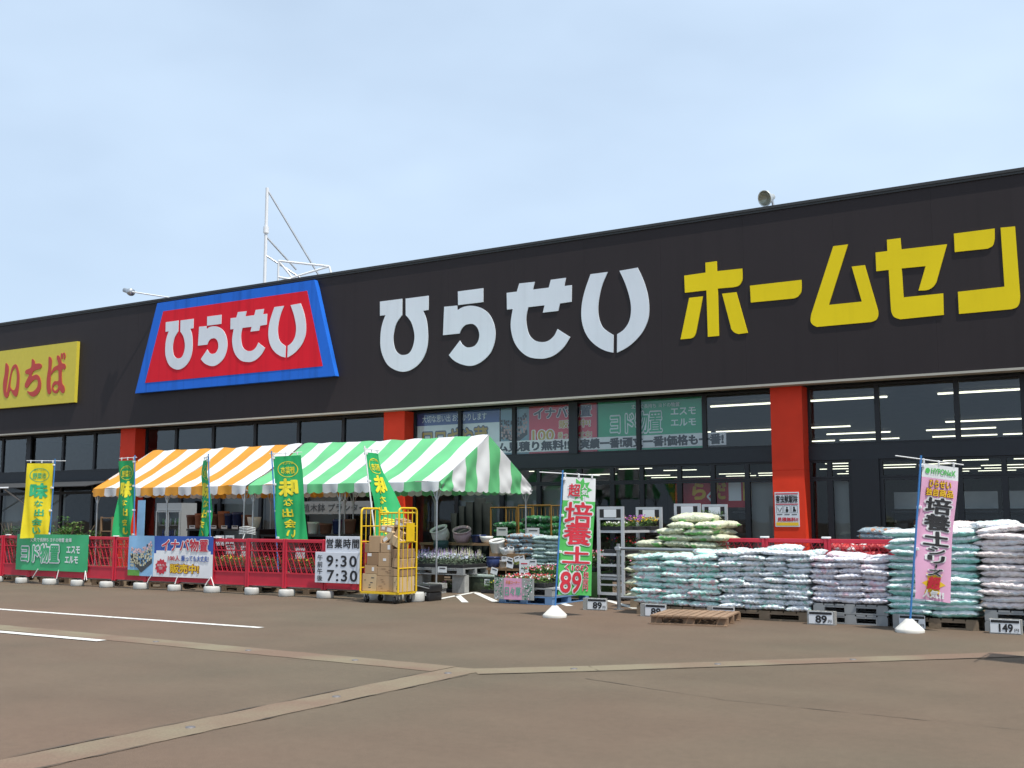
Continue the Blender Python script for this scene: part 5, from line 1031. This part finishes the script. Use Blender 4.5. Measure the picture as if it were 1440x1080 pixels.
# ------------------------------------------------ plant trolleys
SIL=mat('galvanised trolley frame',(.52,.54,.56),.42,.25,var=.08)
def trolley(label,xf,yf,zt,dx=.17,dep=1.3,w_=.55,shelves=(.42,.86,1.28)):
    t=thing('plant_trolley',label,'plant trolley',(xf+w_/2,yf+dep/2,0),'galvanised plant trolleys')
    for (bx_,by_) in ((xf,yf),(xf+dx,yf+dep)):
        q=MB()
        for xx in (bx_,bx_+w_-.055): q.box((xx,by_,.10),(xx+.055,by_+.04,zt-.0005))
        for z,h in ((zt-.05,.05),(zt-.245,.035),(.62,.04),(.44,.035),(.27,.03),(.10,.05)): q.box((bx_+.0551,by_+.004,z),(bx_+w_-.0551,by_+.036,z+h))
        e=q.build('end_frame',SIL,t)
        q=MB(); q.box((bx_+.15,by_-.004,zt-.20),(bx_+w_-.15,by_+.003,zt-.055)); q.build('header_card',CARDW,e)
        for xx in (bx_+.058,bx_+w_-.145): q=MB(); q.box((xx,by_+.006,zt-.205),(xx+.085,by_+.034,zt-.055)); q.build('header_block',BK,e)
        for xx in (bx_+.03,bx_+w_-.03): q=MB(); q.lathe((xx-.015,by_+.02,.05),[(0,0),(.048,0),(.048,.03),(0,.03)],14,ax=(1,0,0)); q.build('wheel',RUB,t)
    for z in shelves:
        q=MB(); v=[(xf+.03,yf+.04),(xf+w_-.03,yf+.04),(xf+w_+dx-.03,yf+dep),(xf+dx+.03,yf+dep)]
        q.add([(a,b,z) for a,b in v]+[(a,b,z-.045) for a,b in v],[(0,1,2,3),(7,6,5,4),(0,4,5,1),(1,5,6,2),(2,6,7,3),(3,7,4,0)]); q.build('shelf',SIL,t)
    return t
T1=(-9.33,18.3); trolley('galvanised plant trolley nearest the white and green flag',T1[0],T1[1],1.72,.17,1.35)
T2=(X(948,20.2),20.2); trolley('galvanised plant trolley behind the cream sack pile',T2[0],T2[1],1.79,.05,1.35)
x=T1[0]
tray('tray of white labelled seedlings on the top shelf of the near trolley',x+.06,x+.50,18.36,18.80,1.281,.08,3,[('white',26,'')],21,1.4)
tray('tray of purple flowers on the top shelf of the near trolley',x+.12,x+.58,18.83,19.22,1.281,.20,0,[('purple',60,''),('pink',12,'')],22,1.2)
tray('tray of yellow and orange flowers at the far end of the near trolley',x+.18,x+.68,19.24,19.63,1.281,.16,3,[('yellow',46,''),('orange',26,'')],23,1.3)
tray('tray of dark foliage with red flowers on the middle shelf of the near trolley',x+.10,x+.60,18.36,19.5,.861,.20,1,[('red',40,''),('purple',6,'')],24,1.2)
tray('tray of green plants on the bottom shelf of the near trolley',x+.10,x+.60,18.36,19.5,.421,.24,1,[('white',16,''),('pink',12,'')],25,1.2)
tray('low tray of plants standing on the asphalt under the near trolley',x+.12,x+.56,18.40,19.3,.0,.20,1,[('white',12,'')],26,1.2)
x=T2[0]
tray('tray of orange marigolds on the top shelf of the far trolley',x+.05,x+.52,20.26,20.75,1.281,.22,0,[('orange',50,''),('yellow',14,'')],27,1.3)
tray('tray of tall green seedlings at the far end of the rear trolley',x+.08,x+.55,20.9,21.5,1.281,.32,0,[('white',4,'')],28,1.0)
tray('tray of dark plants on the middle shelf of the far trolley',x+.05,x+.55,20.26,21.4,.861,.2,1,[('purple',16,'')],29,1.1)
p=at(833,790,18.6)
tray('tray of red and pale pink geraniums half hidden behind the white and green flag',p.x-.35,p.x+.05,18.6,19.2,.50,.30,0,[('red',26,''),('pink',40,''),('white',16,'')],30,1.4)
q=MB(); q.box((p.x-.4,18.6,0),(p.x+.1,19.25,.495)); tag(q.build('plant_crate',mat('green painted crate',(.10,.20,.06),.6,var=.15),org=(p.x,18.9,0)),'green crate under the red geraniums','crate')
# ------------------------------------------------ left part under the tent
def fridge(xa,xb,Y,zt):
    t=thing('display_fridge','white glass-door display fridge under the orange tent','fridge',((xa+xb)/2,Y+.3,0)); WF=mat('white enamel',(.30,.32,.33),.4,var=.05)
    q=MB(); q.box((xa,Y+.02,.005),(xa+.06,Y+.6,zt)); q.box((xb-.06,Y+.02,.005),(xb,Y+.6,zt)); q.box((xa+.061,Y+.02,zt-.22),(xb-.061,Y+.6,zt)); q.box((xa+.061,Y+.02,.005),(xb-.061,Y+.6,.15)); q.box((xa+.061,Y+.55,.151),(xb-.061,Y+.6,zt-.221)); q.build('cabinet',WF,t)
    for k in range(4): z=.3+k*.33; q=MB(); q.box((xa+.062,Y+.08,z),(xb-.062,Y+.54,z+.02)); q.build('shelf',WF,t)
    q=MB(); r=random.Random(3)
    for k in range(4):
        for j in range(9): xx=xa+.12+j*(xb-xa-.24)/8; z=.321+k*.33; q.lathe((xx,Y+.2,z),[(0,0),(.035,0),(.035,.14),(.014,.18),(.014,.2),(0,.2)],8,r.randint(0,2))
    q.build('bottles',[GRN,BL,WT],t)
    xm=(xa+xb)/2
    for a,b in ((xa+.02,xm-.004),(xm+.004,xb-.02)):
        q=MB(); q.box((a,Y-.02,.16),(a+.04,Y+.012,zt-.23)); q.box((b-.04,Y-.02,.16),(b,Y+.012,zt-.23)); q.box((a+.0405,Y-.02,zt-.27),(b-.0405,Y+.012,zt-.23)); q.box((a+.0405,Y-.02,.16),(b-.0405,Y+.012,.20)); d=q.build('door',WF,t)
        q=MB(); frect(q,a+.04,b-.04,.2,zt-.27,Y); q.build('door_glass',GL,d)
fridge(X(219,22.3),X(254,22.3),22.3,1.95)
t=thing('wooden_rack','open wooden rack left of the fridge under the orange tent','rack',(X(153,22),22.2,0)); xa,xb=X(145,22),X(162,22)
q=MB()
for xx in (xa,xb-.05):
    for y in (21.9,22.35): q.box((xx,y,.003),(xx+.05,y+.05,1.55))
q.build('upright',SH2,t)
for z in (.3,.7,1.1,1.5): q=MB(); q.box((xa+.051,21.9,z),(xb-.051,22.4,z+.03)); q.build('shelf_board',SH2,t)
q=MB(); q.box((X(193,22.6),22.6,.45),(X(203,22.6),22.62,2.05)); tag(q.build('notice_board',SKY,org=(X(198,22.6),22.6,1)),'light blue notice board left of the display fridge','notice board')
zs=shelf('long dark table of pots under the tents',262,365,744,21.0,.8,m=BCR)
for k,(px_,h,wp,m_) in enumerate(((270,20,14,PBR),(281,22,13,PTC),(292,24,15,PBR),(303,21,13,PBR),(314,25,14,PTC),(322,22,12,PNV),(334,24,14,PNV),(346,20,12,PBR))):
    pot(f'{ordn[k]} pot stack from the left on the long dark table',px_,744-h,743.4,wp*2.2,21.4,m_,'pot',None,'pots on the long table','pot_stack')
for k in range(6):
    p=at(271+k*15,741,21.0); card_thing(f'{ordn[k]} white price card from the left on the long dark table',p.x,zs-.0+.05,20.98,.22,.09,1)
shelf('second dark table with the white bowls under the green tent',366,425,752,21.0,.8,m=BCR)
pot('stack of wide white bowls on the second dark table',357,727,744,36,20.7,PWT,'bowl',None,'garden pots','bowl_stack')
zt=shelf('dark potting bench with white and brown pots behind the fence',428,505,752,20.6,.8,m=BCR)
pot('tall white pot stack on the dark potting bench',440,734,751,30,21.0,PWT,'pot',None,'garden pots','pot_stack'); pot('tall brown pot stack beside the white one on the bench',458,736,751,34,21.0,PBR,'pot',None,'garden pots','pot_stack'); pot('large navy pot on the dark potting bench',474,730,751,26,21.1,PNV,'pot'); pot('large brown pot at the right end of the potting bench',492,730,751,30,21.1,PBR,'pot')
a=at(418,723,22.6); b=at(523,710,22.6)
t=thing('hanging_sign','long white printed sign board above the pot shelves','sign',((a.x+b.x)/2,22.6,a.z)); q=MB(); q.box((a.x,22.6,a.z),(b.x,22.63,a.z+.34)); q.build('panel',mat('shaded white board',(.28,.285,.28),.6,var=.06),t)  # white board greyed: the tent's shade is put into its colour
q=MB(); q.text('植木鉢 プランター',FR(22.6),(a.x+.2,a.z+.07,b.x-.2,a.z+.28),.01); q.build('lettering',DGY,t)
for k,xx in enumerate((a.x+.1,b.x-.15)):
    q=MB(); q.box((xx,22.64,0),(xx+.05,22.69,a.z+.30)); q.build('post',BCR,t)
for k,(px_,py_) in enumerate(((309,760),(323,760),(345,775),(422,778),(324,772))):
    card_at(f'{ordn[k]} white card behind the lattice of the red fence',px_,py_,17.35,w_=.26,h=.22,lines=0 or 1)
pallet_top=.13
for k,(px_,fl) in enumerate(((318,[('cream',20,''),('yellow',10,'')]),(335,[('yellow',22,''),('red',6,'')]),(440,[('orange',16,''),('yellow',16,'')]),(372,[('pink',14,'')]),(270,[('white',14,'')]))):
    xx=X(px_,17.1); tray(f'{["cream flowered","yellow flowered","orange flowered","pink flowered","white flowered"][k]} tray on crates behind the red fence lattice',xx-.4,xx+.4,16.85,17.45,.42,.2,0,fl,40+k,1.1)
    q=MB(); q.box((xx-.38,16.87,.132),(xx+.38,17.43,.418)); tag(q.build('plant_crate',BCR,org=(xx,17.1,.13)),f'black crate under the {["cream","yellow","orange","pink","white"][k]} flowered tray behind the fence','crate')
def shrub(label,pxc,Y,w_,h,seed,lf):
    x=X(pxc,Y); t=thing('potted_shrub',label,'shrub',(x,Y,0),'potted shrubs behind the fence'); r=random.Random(seed)
    q=MB(); q.lathe((x,Y,.003),[(0,0),(.16,0),(.2,.3),(.18,.3),(0,.27)],16); q.build('pot',PBR,t)
    q=MB()
    for k in range(7): a=r.uniform(0,6.28); q.tube([(x,Y,.25),(x+cos(a)*w_*.15,Y+sin(a)*w_*.15,h*.6),(x+cos(a)*w_*.4,Y+sin(a)*w_*.4,h*.95)],.012,5,r2=.004)
    q.build('stem',PW,t); q=MB()
    for k in range(26):
        a=r.uniform(0,6.28); rr=sqrt(r.random())*w_/2; c=(x+cos(a)*rr,Y+sin(a)*rr,h*(.35+.6*r.random()*(1-.5*rr/(w_/2)))); leaves(q,c,(.28,.28,.18),34,r,(.05,.10))
    q.build('foliage',LF[lf],t)
shrub('dark leafy shrub left of the yellow flag behind the fence',22,18.2,.9,1.45,1,1); shrub('light green shrub right of the yellow flag',87,18.0,1.1,1.5,2,0); shrub('spreading green shrub between the yellow flag and the tent',110,18.3,1.2,1.4,3,3)
# awning at the far left
t=thing('awning','small dark awning on white arms at the far left of the shop front','awning',(-32,22.8,2.6)); AW=mat('dark awning cloth',(.05,.052,.055),.7,var=.15,scale=4)
q=MB(); q.add([(-36.5,23.66,2.78),(-29.3,23.66,2.78),(-29.3,22.3,2.52),(-36.5,22.3,2.52),(-36.5,23.66,2.76),(-29.3,23.66,2.76),(-29.3,22.3,2.50),(-36.5,22.3,2.50)],[(0,3,2,1),(4,5,6,7),(3,7,6,2),(0,1,5,4),(0,4,7,3),(1,2,6,5)]); q.build('canopy',AW,t)
q=MB(); q.tube([(-36.5,22.28,2.51),(-33.2,22.28,2.51)],.03,6); q.build('front_bar',STEEL,t); q=MB(); q.tube([(-33.19,22.28,2.51),(-29.3,22.28,2.51)],.022,6); q.build('front_hem',AW,t)
for xx in (-35.9,-33.6): q=MB(); q.tube([(xx,23.6,1.75),(xx,22.4,2.47)],.025,6); q.build('arm',STEEL,t)
# ------------------------------------------------ window posters
def wposter(name,label,pxa,pxb,pya,pyb,Y=YW+.075):
    xa=X(pxa,Y,600); xb=X(pxb,Y,600); t=thing('window_poster',label,'poster',((xa+xb)/2,Y,3.8),'posters behind the upper glazing'); return t,xa,xb,Y
PV=.55
def poster_mat(n,c): return mat('faded '+n,tuple(v*.9 for v in c),.6,var=.08,scale=2)  # poster colours raised to make up for the weak light under the soffit
WPW=poster_mat('white print',(.92,.95,.96)); 
t,xa,xb,Y=wposter('','blue headed poster with yellow lettering above the green tent',580,701,560,650); Y+=.05
q=MB(); frect(q,xa,xb,3.12,4.34,Y); q.build('panel',WPW,t); q=MB(); frect(q,xa,xb,3.98,4.34,Y-.004); q.build('blue_header',poster_mat('blue print',(.07,.13,.36)),t)
q=MB(); q.text('大切な思い出 お預かりします',FR(Y-.004),(xa+.3,4.06,xb-.4,4.25),.015); q.build('white_lettering',WPW,t)
q=MB(); q.text('ロロギや蔵',FR(Y),(xa+.32,3.35,xb-.37,3.88),.085,off=.004); q.build('letter_outline',poster_mat('slate print',(.10,.14,.24)),t); q=MB(); q.text('ロロギや蔵',FR(Y),(xa+.32,3.35,xb-.37,3.88),.025,off=.008); q.build('yellow_lettering',poster_mat('ochre print',(.55,.36,.06)),t)
t,xa,xb,Y=wposter('','red storage shed poster with a crowd picture behind the upper glazing',703,838,560,650); Y+=.05; xm=X(744,Y,600)
q=MB(); frect(q,xa,xm,3.12,4.34,Y); q.build('picture_ground',poster_mat('sky print',(.25,.40,.48)),t); q=MB(); people_picture(q,FR(Y),xa-.05,xm,3.3,4.3,9); q.build('crowd_picture',[poster_mat('cream print',(.55,.50,.30)),poster_mat('pink print',(.6,.42,.38)),poster_mat('dark print',(.07,.08,.09))],t)
q=MB(); frect(q,xm,xb,3.12,4.34,Y); q.build('panel',poster_mat('red print',(.72,.09,.13)),t)
q=MB(); q.text('イナバ物置',FR(Y),(xm+.15,4.0,xb-.15,4.28),.085,off=.004); q.text('販売中!',FR(Y),(xm+.88,3.74,xb-.18,3.93),.08,off=.004); q.text('100',FR(Y),(xm+.11,3.45,xm+.72,3.71),.08,off=.004); q.text('乗って大丈夫!',FR(Y),(xm+.84,3.48,xb-.14,3.64),.07,off=.004); q.build('letter_outline',WPW,t)
q=MB(); q.text('イナバ物置',FR(Y),(xm+.15,4.0,xb-.15,4.28),.03,off=.008); q.build('dark_lettering',poster_mat('navy print',(.06,.08,.12)),t)
q=MB(); q.text('販売中!',FR(Y),(xm+.88,3.74,xb-.18,3.93),.025,off=.008); q.text('100',FR(Y),(xm+.11,3.45,xm+.72,3.71),.02,off=.008); q.text('乗って大丈夫!',FR(Y),(xm+.84,3.48,xb-.14,3.64),.015,off=.008); q.build('yellow_lettering',poster_mat('gold print',(.60,.44,.10)),t)
t,xa,xb,Y=wposter('','green storage shed poster with white outlined lettering behind the upper glazing',840,989,560,640); Y+=.05
q=MB(); frect(q,xa,xb,3.12,4.34,Y); q.build('panel',poster_mat('green print',(.06,.50,.27)),t)
q=MB(); q.text('丈夫で長持ち ヨドの物置',FR(Y),(xa+.9,4.12,xb-.6,4.22),.01); q.text('エスモ',FR(Y),(xb-.82,3.92,xb-.2,4.08),.03); q.text('エルモ',FR(Y),(xb-.82,3.66,xb-.2,3.82),.03); q.text('ヨド物置',FR(Y),(xa+.34,3.54,xb-1.06,4.03),.085); q.build('letter_outline',WPW,t); q=MB(); q.text('ヨド物置',FR(Y),(xa+.34,3.54,xb-1.06,4.03),.014,off=.008); q.build('letter_face',_mats['faded green print'],t)
for lab,body,pa,pb in (('white strip poster offering free estimates below the red poster','リフォーム見積り無料!!',640,803),('white strip poster praising record, strength and price below the green poster','実績一番!頑丈一番!価格も一番!',812,1020)):
    t,xa,xb,Y=wposter('',lab,pa,pb,0,0); Y+=.035; q=MB(); frect(q,xa,xb,3.17,3.47,Y); q.build('panel',mat('strip paper',(.92,.93,.93),.6,var=.04),t); q=MB(); q.text(body,FR(Y),(xa+.07,3.205,xb-.07,3.435),.05); q.build('lettering',mat('charcoal print',(.03,.04,.05),.6),t)
# pillar poster
t=thing('pillar_poster','white pest control poster with three pictograms on the red pillar','poster',(-7.25,23.28,1.7)); Y=23.285; f=FR(Y)
q=MB(); q.box((-7.54,Y,1.32),(-7.01,23.297,2.065)); q.build('paper',mat('poster paper',(.66,.69,.72),.6,var=.03),t); a=-7.54
q=MB(); 
for z0,z1 in ((2.015,2.04),(1.795,1.815)): q.add([f(a+.02,z0,.003),f(-7.03,z0,.003),f(-7.03,z1,.003),f(a+.02,z1,.003)],[(0,1,2,3)])
q.build('red_lines',RD,t); q=MB(); q.text('見積無料!!',f,(a+.05,1.435,-7.04,1.52),.035); q.build('red_print',RD,t)
q=MB(); q.text('害虫獣駆除',f,(a+.03,1.835,-7.04,1.995),.03)
for k in range(3):
    x=a+.035+k*.16; z=1.615
    for aa,bb,cc,dd in ((x,z,x+.14,z+.006),(x,z+.155,x+.14,z+.161),(x,z+.0061,x+.006,z+.1549),(x+.134,z+.0061,x+.14,z+.1549)): q.add([f(aa,bb,.003),f(cc,bb,.003),f(cc,dd,.003),f(aa,dd,.003)],[(0,1,2,3)])
    q.add([f(x+.01,1.575,.003),f(x+.125,1.575,.003),f(x+.125,1.59,.003),f(x+.01,1.59,.003)],[(0,1,2,3)])
x=a+.035; z=1.615
for s in (-1,1): q.add([f(x+.07,z+.03,.004),f(x+.07+s*.012,z+.03,.004),f(x+.07+s*.055,z+.12,.004),f(x+.07+s*.035,z+.11,.004)],[(0,1,2,3)])
q.add([f(x+.23+.032*cos(k*.524),z+.055+.04*sin(k*.524),.004) for k in range(12)],[tuple(range(12))]); q.add([f(x+.23+.02*cos(k*.524),z+.115+.018*sin(k*.524),.004) for k in range(12)],[tuple(range(12))])
q.add([f(x+.32+p[0],z+p[1],.004) for p in ((.035,.03),(.105,.03),(.11,.06),(.085,.09),(.08,.135),(.06,.14),(.04,.13),(.05,.1))],[tuple(range(8))]); q.build('black_print',BK,t)
q=MB(); q.add([f(a+.02,1.345,.003),f(-7.03,1.345,.003),f(-7.03,1.415,.003),f(a+.02,1.415,.003)],[(0,1,2,3)]); q.build('yellow_band',YL,t)
# red sale banner and shelves just inside the glass
Y=24.02; xa,xb=X(950,Y),X(1070,Y)
t=thing('sale_banner','dark red and yellow sale banner hanging inside the shop','banner',((xa+xb)/2,Y,2.1)); q=MB(); q.box((xa,Y,1.75),(xb,Y+.02,2.42)); q.build('cloth',mat('red banner cloth',(.55,.03,.05),.7,var=.1),t)
q=MB(); frect(q,xb-.40,xb,1.9,2.42,Y-.004); q.text('ら',FR(Y),(xa+.45,1.95,xa+.75,2.30),.05); q.text('だ',FR(Y),(xa+.95,1.95,xa+1.25,2.30),.05); q.build('yellow_print',mat('dull yellow print',(.70,.48,.05),.7),t); q=MB(); q.text('く',FR(Y),(xa+.80,1.88,xa+.92,2.12),.05); frect(q,xa+1.32,xa+1.62,1.9,2.36,Y-.003); q.build('white_print',WPW,t)
for k,(pa,pb) in enumerate(((1030,1080),(1252,1338),(1346,1404),(1408,1470))):
    Y=24.15; xa,xb=X(pa,Y),X(pb,Y); t=thing('shop_shelf',f'{ordn[k]} dark shelf unit from the left inside the right windows','shelf',((xa+xb)/2,Y,0),'shelves inside the shop')
    q=MB(); q.box((xa,Y+.4,.03),(xb,Y+.43,1.60)); q.build('back_panel',BCR,t); q=MB(); q.box((xa+.03,Y+.30,1.70),(xb-.03,Y+.33,2.06)); q.build('header_board',mat('pale shelf header',(.52,.53,.52),.7,var=.06),t)
    for z in (.2,.65,1.12,1.62): q=MB(); q.box((xa,Y,z),(xb,Y+.399,z+.04)); q.build('shelf_board',BCR,t)
    for j in range(3): 
        w_=(xb-xa)/3; q=MB(); q.rbox((xa+j*w_+.05,Y+.05,1.161),(xa+(j+1)*w_-.05,Y+.38,1.161+.2+.05*((j*7+k)%3)),.03); tag(q.build('boxed_goods',(PBR,DGY,PTC,CARD[2])[(j+k)%4],org=(xa+j*w_,Y,1.16)),f'{["left","middle","right"][j]} bundle of goods on the {ordn[k]} inside shelf unit','goods','goods on the inside shelves')
